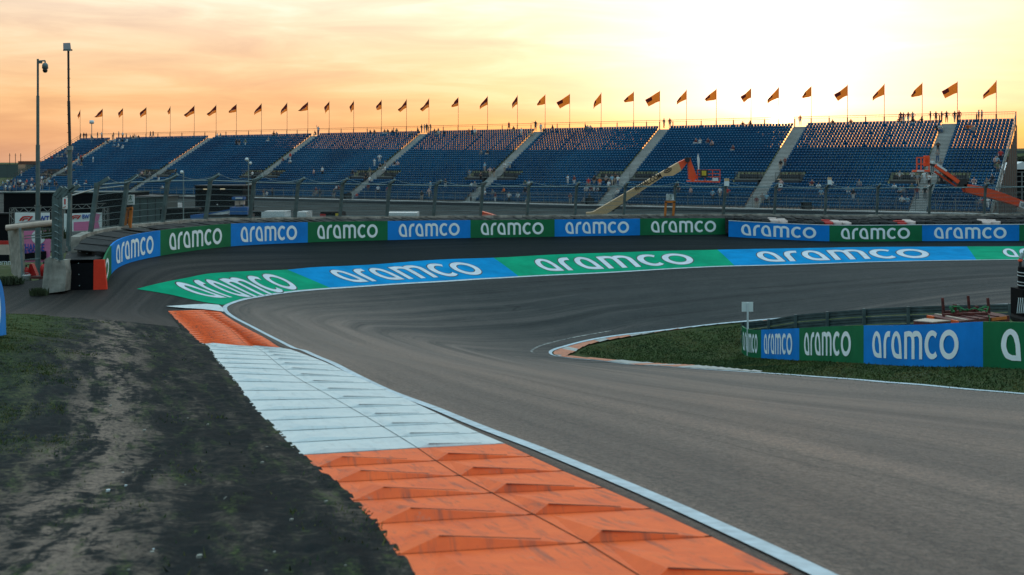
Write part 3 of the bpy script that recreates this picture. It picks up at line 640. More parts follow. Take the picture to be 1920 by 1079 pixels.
# ------------------------------------------------------------------ advertising boards
BH = 1.15
def board_run(path, cuts, first, off_v, h, word, group, labels, lean=0., base_off=0., clip_first=None, textside=-1, tf=(.125, .87), letm='letter'):
    for i in range(len(cuts)-1):
        a, b_ = cuts[i], cuts[i+1]; n_ = 10; mb = MB(); c = 'green' if (i % 2 == 0) == (first == 'green') else 'blue'
        us = np.linspace(a, b_, n_+1); F_ = path.p(us, off_v); Bk = path.p(us, off_v+.07*(-textside))
        vs = []
        for (x, y), (x2, y2) in zip(F_, Bk):
            z = Hf(x, y)+base_off-.06; zt = z+h+.06; vs += [(x, y, z), (x, y, zt), (x2, y2, zt), (x2, y2, z)]
        fs = []
        for j in range(n_):
            o_ = j*4; fs += [(o_, o_+4, o_+5, o_+1), (o_+1, o_+5, o_+6, o_+2), (o_+2, o_+6, o_+7, o_+3), (o_+3, o_+7, o_+4, o_)]
        fs += [(0, 1, 2, 3), (n_*4, n_*4+3, n_*4+2, n_*4+1)]
        mb.add(vs, fs, c); p0 = path.p((a+b_)/2, off_v)[0]
        root = mb.build('advertising_board'); tag(root, labels[i], 'advertising board', group)
        e = tf
        flip = (b_-a)
        f0, L = (a+flip*e[0], flip*(e[1]-e[0])) if not (i == 0 and clip_first) else (b_-5.15, 4.7)
        def fm(x, y, lay):
            u = f0+L*x/GW; p = path.p(u, off_v+textside*(.012+lay*.003))[0]; return (p[0], p[1], Hf(p[0], p[1])+base_off+h*(.15+.70*y))
        lettering('lettering', fm, letm, root, clip=(GW-1.1 if (i == 0 and clip_first) else None))
ordn = ['first', 'second', 'third', 'fourth', 'fifth', 'sixth', 'seventh', 'eighth', 'ninth', 'tenth', 'eleventh', 'twelfth', 'thirteenth', 'fourteenth']
cols = ['green', 'blue']
cutpx = [209, 300.5, 433, 577, 727, 882, 1040, 1200, 1363]
cuts = [barrier.at_px(209)-1.4]+[barrier.at_px(x) for x in cutpx]
labs = ['short green board stub showing only the last letters beside the orange end panel']+['%s board, %s full board from left along the banked curve' % (cols[(i) % 2], ordn[i-1]) for i in range(1, 9)]
labs = [labs[0]]+['%s board, %s full board from left along the banked curve' % ('blue' if i % 2 else 'green', ordn[i-1]) for i in range(1, 9)]
board_run(barrier, cuts, 'green', 0., BH, 'aramco', 'boards along the banked curve barrier', labs, clip_first=1.0)
bar2 = Path(smooth(cat_rom([tuple(at(1366,440,74.5))[:2], tuple(at(1400,443,74.3))[:2], tuple(at(1555,449,73.8))[:2], tuple(at(1729,450,73.3))[:2], tuple(at(1911,450.5,72.5))[:2], tuple(at(2150,452,71.5))[:2]], .5), 2))
cuts2 = [0.]+[bar2.at_px(x) for x in (1555, 1729, 1911)]+[bar2.at_px(1911)+6.4]
board_run(bar2, cuts2, 'blue', 0., 1.1, 'aramco', 'boards in front of the red and white tyres', ['%s board before red and white tyres, %s from left of that run' % (['blue', 'green'][i % 2], ordn[i]) for i in range(4)])
inner = Path(smooth(cat_rom([tuple(at(1389,664,52))[:2], tuple(at(1390.5,664,50.5))[:2], tuple(at(1427,672,46.5))[:2], tuple(at(1498.6,677,41))[:2], tuple(at(1619.5,681,35.1))[:2], tuple(at(1843,685,29.5))[:2], (16.2, 24.8), (20, 20.6)], .5), 1))
c_in = [inner.at_px(1391), inner.at_px(1427), inner.at_px(1498.6), inner.at_px(1619.5), inner.at_px(1843), inner.at_px(1843)+6.]
board_run(inner, c_in, 'green', 0., 1.22, 'aramco', 'boards round the infield', ['small green board at the rounded tip of the infield barrier', 'narrow blue board second from the infield tip', 'green board in the middle of the infield barrier', 'large blue board, biggest of the infield barrier, in front of the orange trailer', 'green board cut by the right edge of the photo on the infield'], tf=(.10, .85))

# blue board at the left edge of the picture
p0 = at(-110, 0, 16.5); p1 = at(12, 0, 21.); p0.z = Hf(p0.x, p0.y); p1.z = Hf(p1.x, p1.y); d = p1-p0; mb = MB()
poly = [p0, p1]+[p1+Vector((0, 0, .25))-d*.01]+[p1-d*(.16*(1-math.cos(a)))-d*.01+Vector((0, 0, .25+.95*math.sin(a))) for a in np.linspace(.15, math.pi/2, 7)]+[p0+Vector((0, 0, 1.2))]
nrm_ = Vector((-d.y, d.x, 0)).normalized(); mb.prism(poly, nrm_*.08, 'blue'); rt = mb.build('advertising_board'); tag(rt, 'blue advertising board with a rounded corner cut by the left edge of the photo', 'advertising board')
def fm(x, y, lay): p = p0+d*(.20+.68*x/GW); return (p.x-nrm_.x*(.012+lay*.003), p.y-nrm_.y*(.012+lay*.003), p.z+.2+.72*y)
lettering('lettering', fm, 'letter', rt)

# ------------------------------------------------------------------ tyre wall and concrete wall behind the boards
def tyre_stack_mesh(h=1.12, r=.33, n=5, m='rubber'):
    mb = MB(); pr = []
    for k in range(n):
        z = h*k/n; e = h/n; pr += [(r*.93, z+.002), (r, z+e*.25), (r, z+e*.75), (r*.93, z+e*.998)]
    pr += [(r*.62, h), (r*.55, h-.05), (r*.55, .05)]
    mb.lathe((0, 0, 0), pr, m, 12); return mb
ts = tyre_stack_mesh().mesh('tyre_stack')
for p in ts.polygons: p.use_smooth = True
tw = empty('tyre_wall', (*barrier.p(20, .4)[0], Hf(*barrier.p(20, .4)[0])), 'long black tyre wall behind the boards of the banked curve', 'tyre wall'); loc0 = tw.location.copy()
spots = []
for row, v in enumerate((.42, 1.05)):
    u = 3.4+row*.3
    while u < cuts[-1]+48:
        spots.append((u, v)); u += .66
spots.sort(key=lambda q_: q_[0])
mb = MB(); cnt = 0; tsm = tyre_stack_mesh()
for u, v in spots:
    p = barrier.p(u, v+random.uniform(-.05, .05))[0]; z = Hf(*barrier.p(u, 0.)[0])+random.uniform(-.02, .08)
    if cnt < 100:
        o = link('tyre_stack', ts, tw); o.location = Vector((p[0], p[1], z))-loc0; o.rotation_euler = (random.uniform(-.05, .05), random.uniform(-.05, .05), random.random()*6)
        if cnt % 9 == 4: o.scale = (1, 1, 1.03)
    else: mb.add([(a+p[0], b_+p[1], c+z) for a, b_, c in tsm.v], tsm.f, 'rubber')
    cnt += 1
o = mb.build('tyre_stacks', None, True); o.parent = tw; o.location = -loc0; tag(o, kind='stuff')
# loose conveyor belt lying over the tyres
mb = MB(); us = np.arange(3.1, cuts[-1]+46, .7)
for i, u in enumerate(us[:-1]):
    a, b_, c, d_ = barrier.p(u, .12)[0], barrier.p(us[i+1], .12)[0], barrier.p(us[i+1], 1.3)[0], barrier.p(u, 1.3)[0]
    z0 = Hf(*barrier.p(u, 0)[0])+BH+random.uniform(.0, .07); z1 = Hf(*barrier.p(us[i+1], 0)[0])+BH+random.uniform(-.01, .05)
    q0 = [(a[0], a[1], z0-.06), (b_[0], b_[1], z1-.08), (c[0], c[1], z1+.05), (d_[0], d_[1], z0+.07)]
    mb.prism(q0, (0, 0, .03), 'rubber')
o = mb.build('rubber_belting', tw); o.location = -loc0
# red and white tyres behind the second run
t2 = empty('red_and_white_tyre_wall', (*bar2.p(0, .4)[0], Hf(*bar2.p(0, .4)[0])), 'black tyre wall with red and pale pink tyre groups at the right', 'tyre wall'); l2 = t2.location.copy()
for seg, m, nm in ((0, 'rubber', 'black_tyre_rows'), (1, 'red_tyre', 'red_tyre_rows'), (2, 'white_tyre', 'pale_tyre_rows')):
    mb = MB(); u = .1
    while u < bar2.total:
        px = bar2.p(u)[0]; px = CX+FPX*px[0]/px[1]; zone = 0
        for a in (1555, 1690, 1840, 1445, 1975):
            if a <= px < a+8: zone = 1
            elif a+8 <= px < a+36: zone = 2
        if zone == seg:
            for v in (.45, 1.0, 1.55):
                p = bar2.p(u, v)[0]; z = Hf(*bar2.p(u, 0)[0])+random.uniform(.10, .2)+v*.06; T = tyre_stack_mesh(1.14, .32, 5, m); mb.add([(a+p[0]-l2.x, b_+p[1]-l2.y, c+z-l2.z) for a, b_, c in T.v], T.f, m)
        u += .62
    mb.build(nm, t2, True)
# white plank on top of boards (second run) 
mb = MB(); us = np.linspace(0, bar2.total, 40)
for a, b_ in zip(us[:-1], us[1:]):
    p, q_ = bar2.p(a, .05)[0], bar2.p(b_, .05)[0]; mb.bar((p[0], p[1], Hf(*p)+1.12), (q_[0], q_[1], Hf(*q_)+1.12), .14, 'white_paint', .04)
tag(mb.build('capping_strip'), 'thin white capping strip along the top of the right hand boards', 'capping')
mb = MB(); us = np.arange(4.2, cuts[-1]+50, 1.0)
for i in range(len(us)-1):
    a, b_ = barrier.p(us[i], 1.62)[0], barrier.p(us[i+1]-.03, 1.62)[0]; za, zb = Hf(*barrier.p(us[i], 0)[0]), Hf(*barrier.p(us[i+1], 0)[0])
    vs = []
    dd = np.array([b_[1]-a[1], a[0]-b_[0]]); dd = dd/np.linalg.norm(dd)*.19
    for p, z in ((a, za), (b_, zb)):
        for sg_ in (1, -1): vs += [(p[0]+dd[0]*sg_, p[1]+dd[1]*sg_, z-3.2), (p[0]+dd[0]*sg_, p[1]+dd[1]*sg_, z+BH+.22+(0.02 if i % 4 == 0 else 0))]
    mb.add(vs, [(0, 1, 5, 4), (2, 6, 7, 3), (1, 3, 7, 5), (0, 4, 6, 2), (0, 2, 3, 1), (4, 5, 7, 6)], 'wallcap')
tag(mb.build('concrete_wall'), 'pale concrete wall behind the tyres carrying the debris fence', 'wall')

# ------------------------------------------------------------------ debris fence
fn = empty('debris_fence', (*barrier.p(30, 1.62)[0], -3.), 'tall steel debris fence with leaning posts and cables round the banked curve', 'fence'); fl0 = fn.location.copy()
posts = []
for px in (166, 224, 302, 383, 466, 551, 636, 723.5, 811, 899.6, 987, 1077, 1168.6, 1262.5, 1355, 1450.7, 1546, 1643, 1741, 1844, 1950):
    pp_ = Path(barrier.p(np.linspace(0, barrier.total, 200), 1.62)); s_ = pp_.at_px(px)
    if s_ is None: continue
    posts.append(s_)
FP = pp_
def fpost(s_, k):
    p = FP.p(s_)[0]; q_ = FP.p(s_, -1.)[0]-p; S_, _ = barrier.sv([p]); zb = Hf(*barrier.p(S_[0])[0])+BH+.1
    n_ = Vector((q_[0], q_[1], 0)); b0 = Vector((p[0], p[1], zb)); b1 = b0+n_*.38+Vector((0, 0, 2.12)); b2 = b1+n_*.52+Vector((0, 0, .30)); return b0, b1, b2, n_
pts = [fpost(s_, 0) for s_ in posts]
for b0, b1, b2, n_ in pts:
    mb = MB(); mb.bar(b0-fl0-Vector((0, 0, .5)), b1-fl0, .15, 'post', .17, up=n_); mb.bar(b1-fl0, b2-fl0, .12, 'post', .15, up=n_); mb.box(b1-fl0, (.2, .2, .2), 'post')
    mb.build('post', fn)
mb = MB(); fine = []
sa = np.linspace(posts[0], posts[-1], 130); P3 = [fpost(s_, 0) for s_ in sa]
for f, r in ((.08, .012), (.22, .012), (.36, .012), (.5, .012), (.64, .012), (.78, .012), (.985, .035)):
    mb.path([a.lerp(b_, f)-fl0-c[3]*.1 for c in P3 for a, b_ in [(c[0], c[1])]], r, 'galv', 5)
mb.build('cables', fn)
# top cable sagging between tips
mb = MB()
for (a0, a1, a2, an), (c0, c1, c2, cn) in zip(pts[:-1], pts[1:]):
    mb.path([a2.lerp(c2, t_)-fl0-Vector((0, 0, .28*4*t_*(1-t_))) for t_ in np.linspace(0, 1, 7)], .012, 'galv', 4)
mb.build('top_cable', fn)
V = []; AT = []
for i, (b0, b1, b2, n_) in enumerate(P3):
    sag = .25*abs(math.sin(math.pi*(sa[i]-posts[0])/3.05))
    for q_, h_ in ((b0, 0.), (b1, 2.15), (b2-Vector((0, 0, sag)), 2.75)): V.append(tuple(q_+n_*.06-fl0)); AT.append((sa[i], h_, 0))
n_ = len(P3); Fq = [(i*3+j, (i+1)*3+j, (i+1)*3+j+1, i*3+j+1) for i in range(n_-1) for j in (0, 1)]
me = npmesh('wire_netting', V, Fq, ['mesh']); setattr3(me, AT); link('wire_netting', me, fn)
# ------------------------------------------------------------------ infield guard rail
gr = Path(smooth(cat_rom([tuple(at(a, 0, c))[:2] for a, c in [(1389,51.5),(1392,52.6),(1404,53.),(1430,52.5),(1500,50.),(1590,47.5),(1660,46),(1760,44.5),(1920,42.5),(2150,40)]], .5), 1))
grt = {1389:604, 1404:604, 1430:602, 1500:590, 1590:582, 1660:577, 1760:573, 1920:569, 2150:565}
def gz(p):
    px = CX+FPX*p[0]/p[1]; y = np.interp(px, list(grt), list(grt.values())); return -(y-HY)/FPX*p[1]
grd = empty('guard_rail', (*gr.p(10)[0], gz(gr.p(10)[0])-1.1), 'dark steel guard rail with posts curving behind the infield boards', 'guard rail'); g0 = grd.location.copy()
for lev in (0, 1, 2):
    mb = MB(); us = np.linspace(0, gr.total, 60)
    for a, b_ in zip(us[:-1], us[1:]):
        p, q_ = gr.p(a)[0], gr.p(b_)[0]; nn = gr.p(a, -1.)[0]-p; nn = Vector((nn[0], nn[1], 0))
        for dz, off in ((-.12, .05), (-.06, 0), (0.0, .05), (.06, 0), (.12, .05)):
            z0, z1 = gz(p)-.16-lev*.36+dz, gz(q_)-.16-lev*.36+dz
            mb.bar(Vector((p[0], p[1], z0))+nn*off-g0, Vector((q_[0], q_[1], z1))+nn*off-g0, .03, 'rail_armco', .07)
    mb.build('rail', grd)
for u in np.arange(1., gr.total, 2.0):
    p = gr.p(u, -.14)[0]; mb = MB(); z = gz(gr.p(u)[0]); mb.bar(Vector((p[0], p[1], z-2.3))-g0, Vector((p[0], p[1], z+.02))-g0, .12, 'rail_armco', .12); mb.build('post', grd)
# white marker board on a pole
p = at(1402, 0, 49.); z = Hf(p.x, p.y); r_ = empty('marker_sign', (p.x, p.y, z), 'blank white square sign on a thin grey pole at the infield tip', 'sign')
mb = MB(); mb.tube((0, 0, 0), (0, 0, -(568-HY)/FPX*49-z), .045, 'white_paint'); mb.build('pole', r_)
mb = MB(); mb.box((0, .06, -(576-HY)/FPX*49-z), (.52, .03, .44), 'sign_white'); mb.build('panel', r_)
# ------------------------------------------------------------------ flat trailer with stakes and rope
def rel(px, py, d, o): return at(px, py, d)-o
zt = Hf(14.5, 37.5)
o0 = Vector((15.6, 37.6, zt)); tr = empty('flatbed_trailer', o0, 'rusty flatbed trailer with upright stakes and orange end panels behind the blue board', 'trailer')
mb = MB(); A_, B_, C_, D_ = at(1739,592,36.6), at(1797,603,34.6), at(1893,592,37.2), at(1836,581,39.4)
for q_ in (A_, B_, C_, D_): q_ -= o0
mb.prism([A_, B_, C_, D_], (0, 0, -.26), 'rust'); mb.build('bed', tr)
mb = MB()
for f in (.15, .35, .55, .75): mb.bar(A_.lerp(D_, f)+Vector((0, 0, .02)), B_.lerp(C_, f)+Vector((0, 0, .02)), .12, 'wood' if f < .2 else 'rust', .03)
mb.build('deck_board', tr)
for P_, Q_, a, b_ in ((A_, B_, .0, .22), (A_, B_, .78, 1.)):
    mb = MB(); mb.prism([P_.lerp(Q_, a)+Vector((0, -.03, .02)), P_.lerp(Q_, b_)+Vector((0, -.03, .02)), P_.lerp(Q_, b_)+Vector((0, -.03, -.26)), P_.lerp(Q_, a)+Vector((0, -.03, -.26))], (-.05, -.03, 0), 'orange_glow'); mb.build('reflector_panel', tr)
mb = MB(); mb.prism([B_.lerp(C_, .6)+Vector((.03, -.04, .0)), B_.lerp(C_, .9)+Vector((.03, -.04, .0)), B_.lerp(C_, .9)+Vector((.03, -.04, -.1)), B_.lerp(C_, .6)+Vector((.03, -.04, -.1))], (.02, -.02, 0), 'frame_orange'); mb.build('side_stripe', tr)
for px, y0, y1, d in ((1768,559,590,36.9),(1816,555,582,38.8),(1853,559,588,37.6)):
    mb = MB(); mb.bar(rel(px-1, y0, d, o0), rel(px+1.5, y1, d, o0), .075, 'rust', .075); mb.build('stake', tr)
for px, y0, y1, d in ((1790,571,592,36.6),(1831,574,586,37.8)):
    mb = MB(); mb.bar(rel(px, y0, d, o0), rel(px, y1, d, o0), .12, 'rust', .1); mb.build('bracket', tr)
mb = MB(); mb.bar(rel(1768,586,36.8,o0), rel(1853,581,38.4,o0), .09, 'rust'); mb.bar(rel(1768,591,36.3,o0), rel(1850,588,37.2,o0), .09, 'rust'); mb.build('cross_rail', tr)
for f, s_ in ((.25, 0), (.75, 0), (.25, 1), (.75, 1)):
    e = A_.lerp(D_, f) if s_ == 0 else B_.lerp(C_, f); mb = MB(); e2 = e+Vector((0, 0, -.5)); ax = (B_-A_).normalized()*.1
    mb.tube(e2-ax, e2+ax, .28, 'rubber', 14); mb.build('wheel', tr)
ro = empty('rope_pile', at(1818,588,36.6), 'tangled green rope lying on the rusty trailer', 'rope'); r0 = ro.location.copy()
mb = MB(); p = Vector((-.55, 0, .02))
for k in range(34):
    q_ = Vector((max(-.6, min(.55, p.x+random.uniform(-.35, .38))), random.uniform(-.3, .35), random.uniform(.03, .26))); mb.tube(p, q_, .022, 'rope', 5); p = q_
mb.tube((.45, -.45, .0), (.47, -.5, -.32), .03, 'rope', 5); o = mb.build('rope', ro)
mb = MB(); o1 = at(1745, 606, 34.5); mb.prism([rel(1713,601,34,o1), rel(1748,604,32.8,o1), rel(1783,601,33.6,o1), rel(1735,597,35.2,o1)], (0, 0, -.04), 'wood'); mb.prism([rel(1713,602.5,34,o1), rel(1748,605.5,32.8,o1), rel(1783,602.5,33.6,o1), rel(1735,599,35.2,o1)], (0, 0, -.5), 'rust'); 
o = mb.build('loading_crate'); o.location = o1; tag(o, 'low rusty crate with a pale boarded lid in front of the trailer', 'crate')
# black machine at the right edge
o2 = at(1935, 620, 38.); o2.z = Hf(o2.x, o2.y); mc = empty('compressor_machine', o2, 'tall black drum machine with hazard stripes at the right edge', 'machine')
mb = MB(); prof = [(0, 3.05-.02)]
zb, ztp = -(548-HY)/FPX*38-o2.z, -(502-HY)/FPX*38-o2.z
mb.lathe((0, 0, 0), [(0, zb), (.46, zb), (.46, ztp), (.44, ztp+.03), (0, ztp+.04)], 'black', 20); mb.build('drum', mc)
for y in (511, 517, 529, 535):
    z = -(y-HY)/FPX*38-o2.z; mb = MB(); mb.lathe((0, 0, 0), [(.455, z-.012), (.475, z-.012), (.475, z+.012), (.455, z+.012)], 'white_paint', 20); mb.build('ring', mc)
mb = MB(); mb.box((0, 0, (zb+.1)/2+.2), (1.1, .9, zb-.25), 'black'); mb.build('cabinet', mc)
mb = MB(); mb.box((.05, -.46, -(554-HY)/FPX*38-o2.z), (.5, .02, .13), 'yellow'); mb.build('plate', mc)
mb = MB(); zz = -(568-HY)/FPX*38-o2.z
for k in range(9): mb.box((-.78+.0*k, -.30+k*.0, zz), (.001, .001, .001), 'black') if False else mb.bar((-.82+.035*k, -.52+.0*k, zz-.30), (-.76+.035*k, -.52, zz+.24), .03, 'white_paint' if k % 2 else 'black', .03)
mb.build('hazard_bumper', mc)
mb = MB(); mb.tube((-.42, 0, ztp), (-.42, 0, ztp+.32), .05, 'scaf'); mb.tube((-.4, 0, ztp+.3), (-.3, .05, ztp+.5), .07, 'galv'); mb.build('valve', mc)
mb = MB(); mb.lathe((-.42, 0, ztp+.25), [(0, -.07), (.06, -.04), (.08, 0), (.06, .05), (0, .07)], 'lift_red', 10); mb.build('knob', mc)
for k in range(3):
    mb = MB(); mb.tube((-.3+.3*k, -.5, .25), (-.3+.3*k, .5, .25), .25, 'rubber', 12); mb.build('wheel', mc)

# ------------------------------------------------------------------ grandstand
P0 = np.array([75.4, 160.]); UT = np.array([-.847, .532]); UN = np.array([.532, .847]); NR = 31; RUN = .78; RISE = .42; ZB = -6.45; TL = 222.
def sp(t_, k, fr=0., z=0.):
    p = P0+UT*t_+UN*((k-NR)*RUN+fr); return Vector((p[0], p[1], ZB+RISE*k+z))
def t_of(px, k, fr=0.):
    q_ = (px-CX)/FPX; b_ = P0+UN*((k-NR)*RUN+fr); return float((b_[0]-q_*b_[1])/(.847+.532*q_))
GSo = Vector((P0[0]-30, P0[1]-10, -7.)); gs = empty('grandstand', GSo, 'long open blue seated grandstand with pale stairways across the background', 'grandstand')
def gbuild(mb, name, kind=None):
    o = mb.build(name, gs); o.location = -GSo
    if kind: o['kind'] = kind
    return o
aisle_px = [210, 395, 590, 795, 1010, 1245, 1500, 1780]; AW = 1.15
aisles = [t_of(px, 30, .4) for px in aisle_px]
edges = [TL]+aisles+[0.]
X3 = lambda v: Vector((v[0], v[1], 0)); ut3, un3 = X3(UT), X3(UN)
for i in range(len(edges)-1):
    mb = MB(); a = edges[i]-(AW if i > 0 else 0); b_ = edges[i+1]+(AW if i < len(edges)-2 else 0)
    for k in range(NR):
        c = (sp(a, k)+sp(b_, k))/2+un3*(RUN/2+.06); mb.frame(c-Vector((0, 0, .03)), ut3*(a-b_)/2, un3*(RUN/2+.09), (0, 0, .03), 'deck_dark')
    gbuild(mb, 'terrace')
for t_ in aisles:
    mb = MB()
    for k in range(NR):
        for h_ in (0, 1):
            c = sp(t_, k)+un3*(RUN*(.25+.5*h_))+Vector((0, 0, -.02+RISE*.5*h_)); mb.frame(c, ut3*(AW-.06), un3*(RUN*.235), (0, 0, .035), 'tread'); c2 = c-un3*(RUN*.235)-Vector((0, 0, RISE*.27)); mb.frame(c2, ut3*(AW-.06), un3*.01, (0, 0, RISE*.19), 'riser')
    for s_ in (-1, 1): mb.bar(sp(t_+s_*(AW-.03), 0)-Vector((0, 0, .22)), sp(t_+s_*(AW-.03), NR)-Vector((0, 0, .22)), .05, 'deck_dark', .22)
    gbuild(mb, 'stairway')
# platforms beside each stairway
for t_ in aisles:
    for s_ in (-1, 1):
        mb = MB(); a, b_ = t_+s_*1.35, t_+s_*5.1; k = 9; zz = RISE*1.2
        f0, f1, g1, g0_ = sp(a, k, 0, zz), sp(b_, k, 0, zz), sp(b_, k, 2.1, zz), sp(a, k, 2.1, zz)
        mb.prism([f0, f1, g1, g0_], (0, 0, -.12), 'steel_light')
        mb.prism([f0-Vector((0, 0, .13)), f1-Vector((0, 0, .13)), f1-Vector((0, 0, .9)), f0-Vector((0, 0, .9))], un3*.05, 'deck_dark')
        h1, h2 = sp(a, k+3, -.1), sp(b_, k+3, -.1); mb.prism([h1, h2, h2-Vector((0, 0, 2.2)), h1-Vector((0, 0, 2.2))], un3*.05, 'deck_dark')
        mb.prism([f1, g1, g1-Vector((0, 0, 1.4)), f1-Vector((0, 0, 1.4))], ut3*.04, 'deck_dark')
        for z in (1.1, .12): mb.bar(f0+Vector((0, 0, z)), f1+Vector((0, 0, z)), .06, 'steel_light'); mb.bar(f1+Vector((0, 0, z)), g1+Vector((0, 0, z)), .06, 'steel_light'); mb.bar(f0+Vector((0, 0, z)), g0_+Vector((0, 0, z)), .06, 'steel_light')
        for P_, Q_, n_ in ((f0, f1, 13), (f1, g1, 7), (f0, g0_, 7)):
            for j in range(n_+1): c = P_.lerp(Q_, j/n_); mb.bar(c, c+Vector((0, 0, 1.1)), .05 if j in (0, n_) else .02, 'steel_light')
        e1 = sp(t_+s_*7.2, k, .3, -.1+RISE); mb.bar(f1-Vector((0, 0, .1)), e1, .4, 'steel_light', .08)
        gbuild(mb, 'entry_platform')
# railings
mb = MB()
for z, w_ in ((8.02, .07), (7.72, .045)):
    mb.bar(sp(0, NR, .1).xy.to_3d()+Vector((0, 0, z)), sp(TL, NR, .1).xy.to_3d()+Vector((0, 0, z)), w_, 'scaf')
flag_px = [150,192,230,274,319,364,405,443,490,538,577,617,663,715,762,804,859,914,970,1022,1068,1127,1188,1237,1287,1343,1408,1460,1521,1589,1658,1729,1795,1868]
ft = [t_of(px, NR, .15) for px in flag_px]
for i, t_ in enumerate(ft):
    tt = [t_]+([(t_+ft[i+1])/2] if i+1 < len(ft) else [])
    for q_ in tt: p = sp(q_, NR, .12); mb.bar((p.x, p.y, 6.0), (p.x, p.y, 7.72), .16, 'scaf'); mb.bar((p.x, p.y, 7.7), (p.x, p.y, 8.05), .06, 'scaf')
for t_ in np.arange(0.1, TL, .22): p = sp(t_, NR, .12); (mb.bar((p.x, p.y, 6.8), (p.x, p.y, 8.0), .012, 'scaf') if t_ < 45 else None)
gbuild(mb, 'back_railing')
mb = MB()
for z in (-4.75, -6.1): mb.bar(sp(-1, 0, -1.1).xy.to_3d()+Vector((0, 0, z)), sp(TL, 0, -1.1).xy.to_3d()+Vector((0, 0, z)), .06, 'steel_light')
for j, t_ in enumerate(np.arange(-1, TL, .28)):
    p = sp(t_, 0, -1.1); big = j % 9 == 0
    if t_ < 120 or big: mb.bar((p.x, p.y, -6.2), (p.x, p.y, -4.5 if big else -4.75), .09 if big else .02, 'steel_light')
a, b_ = sp(-1, 0, -1.2), sp(TL, 0, -1.2); mb.prism([Vector((a.x, a.y, -6.3)), Vector((b_.x, b_.y, -6.3)), Vector((b_.x, b_.y, -6.3))+un3*1.2, Vector((a.x, a.y, -6.3))+un3*1.2], (0, 0, -.15), 'tread')
mb.prism([Vector((a.x, a.y, -6.45)), Vector((b_.x, b_.y, -6.45)), Vector((b_.x, b_.y, -7.2)), Vector((a.x, a.y, -7.2))], un3*.06, 'deck_dark')
gbuild(mb, 'front_railing')
# sloping end rails
for t_, mm_ in ((-.15, 'steel_light'), (TL+.1, 'scaf')):
    mb = MB()
    for z in (1.15, .65, .1): mb.bar(sp(t_, 0, 0, z), sp(t_, NR, 0, z), .06, mm_)
    for k in range(0, NR+1, 2): mb.bar(sp(t_, k, 0, 0), sp(t_, k, 0, 1.15), .05, mm_)
    mb.bar(sp(t_, 0, 0, .0)-Vector((0, 0, .15)), sp(t_, NR, 0, 0)-Vector((0, 0, .15)), .06, mm_, .3)
    if t_ < 0: p = sp(-.15, NR, .1); mb.bar((p.x, p.y, 5.5), (p.x, p.y, 8.05), .12, 'scaf')
    gbuild(mb, 'end_railing')
mb = MB()   # scaffold frame under the deck
for t_ in np.arange(0, TL+.1, 3.0):
    for k in (0, 5, 10, 15, 20, 25, 30):
        p = sp(t_, k, .7); g = -7.05; mb.bar((p.x, p.y, g), (p.x, p.y, p.z-.1), .06, 'scaf')
    mb.bar(sp(t_, 0, .2)-Vector((0, 0, .12)), sp(t_, NR, 0)-Vector((0, 0, .52)), .06, 'scaf', .16)
for z in (-4.5, -2.5): p, q_ = sp(0, 30, .7), sp(TL, 30, .7); mb.bar((p.x, p.y, z), (q_.x, q_.y, z), .06, 'scaf')
gbuild(mb, 'scaffold')
mb = MB()   # dark side screen with scaffold tubes at the right end
for k in range(0, NR):
    p, q_ = sp(-.3, k), sp(-.3, k+1); mb.prism([Vector((p.x, p.y, -7.1)), Vector((q_.x, q_.y, -7.1)), Vector((q_.x, q_.y, p.z-.2)), Vector((p.x, p.y, p.z-.2))], -ut3*.03, 'scaf')
for k in range(2, NR, 3): p = sp(-.45, k); mb.bar((p.x, p.y, -7.1), (p.x, p.y, p.z-.3), .07, 'steel_light')
gbuild(mb, 'side_screen')
# seats
prof_pts = []
def seat_geo():
    mb = MB(); w_ = .232
    def boxp(x0, x1, y0, y1, z0, z1, m, sh=0.): mb.frame(((x0+x1)/2, (y0+y1)/2, (z0+z1)/2), ((x1-x0)/2, 0, 0), (0, (y1-y0)/2, 0), (0, sh, (z1-z0)/2), m)
    boxp(-w_, w_, .30, .68, .40, .44, 'seat'); boxp(-w_, w_, .66, .69, .42, .86, 'seat', .03); boxp(-.03, .03, .45, .68, .0, .40, 'deck_dark')
    mb.add([(-.035, .63, .66), (.035, .63, .66), (.035, .637, .73), (-.035, .637, .73)], [(0, 1, 2, 3)], 'seat_speck')  # small pale speck on each seat back
    return mb
sg = seat_geo(); sV = np.array(sg.v); sF = np.array(sg.f); sMI = np.array(sg.m); sme = sg.mesh('seat')
inst = []
for i in range(len(edges)-1):
    a = edges[i]-(AW+.28 if i > 0 else .35); b_ = edges[i+1]+(AW+.28 if i < len(edges)-2 else .35); n_ = int((a-b_)/.52)
    for k in range(NR):
        for j in range(n_+1):
            t_ = b_+(a-b_)*j/n_
            if 8 <= k <= 11 and any(1.1 < abs(t_-x) < 5.5 for x in aisles): continue
            inst.append((t_, k))
inst.sort(key=lambda q_: sp(q_[0], q_[1]).length)
Rm = np.array([[UT[0], UN[0], 0], [UT[1], UN[1], 0], [0, 0, 1.]])  # local x along UT, y along UN
sW = sV@Rm.T
ang = math.atan2(UT[1], UT[0])
n_ind = 100; near = [q_ for q_ in inst if q_[1] >= 6][:n_ind]; ns = set(near); rest = [q_ for q_ in inst if q_ not in ns]
sme2 = npmesh('seat', sW, sF, ['seat', 'deck_dark', 'seat_speck'], sMI)
for t_, k in near:
    o = link('seat', sme2, gs); o.location = sp(t_, k)-GSo
base_ = np.array([tuple(sp(t_, k)-GSo) for t_, k in rest]); jit = rng.normal(0, .006, (len(rest), 1, 3))
V = (sW[None]+base_[:, None]+jit).reshape(-1, 3); Fq = (sF[None]+(np.arange(len(rest))*len(sW))[:, None, None]).reshape(-1, 4)
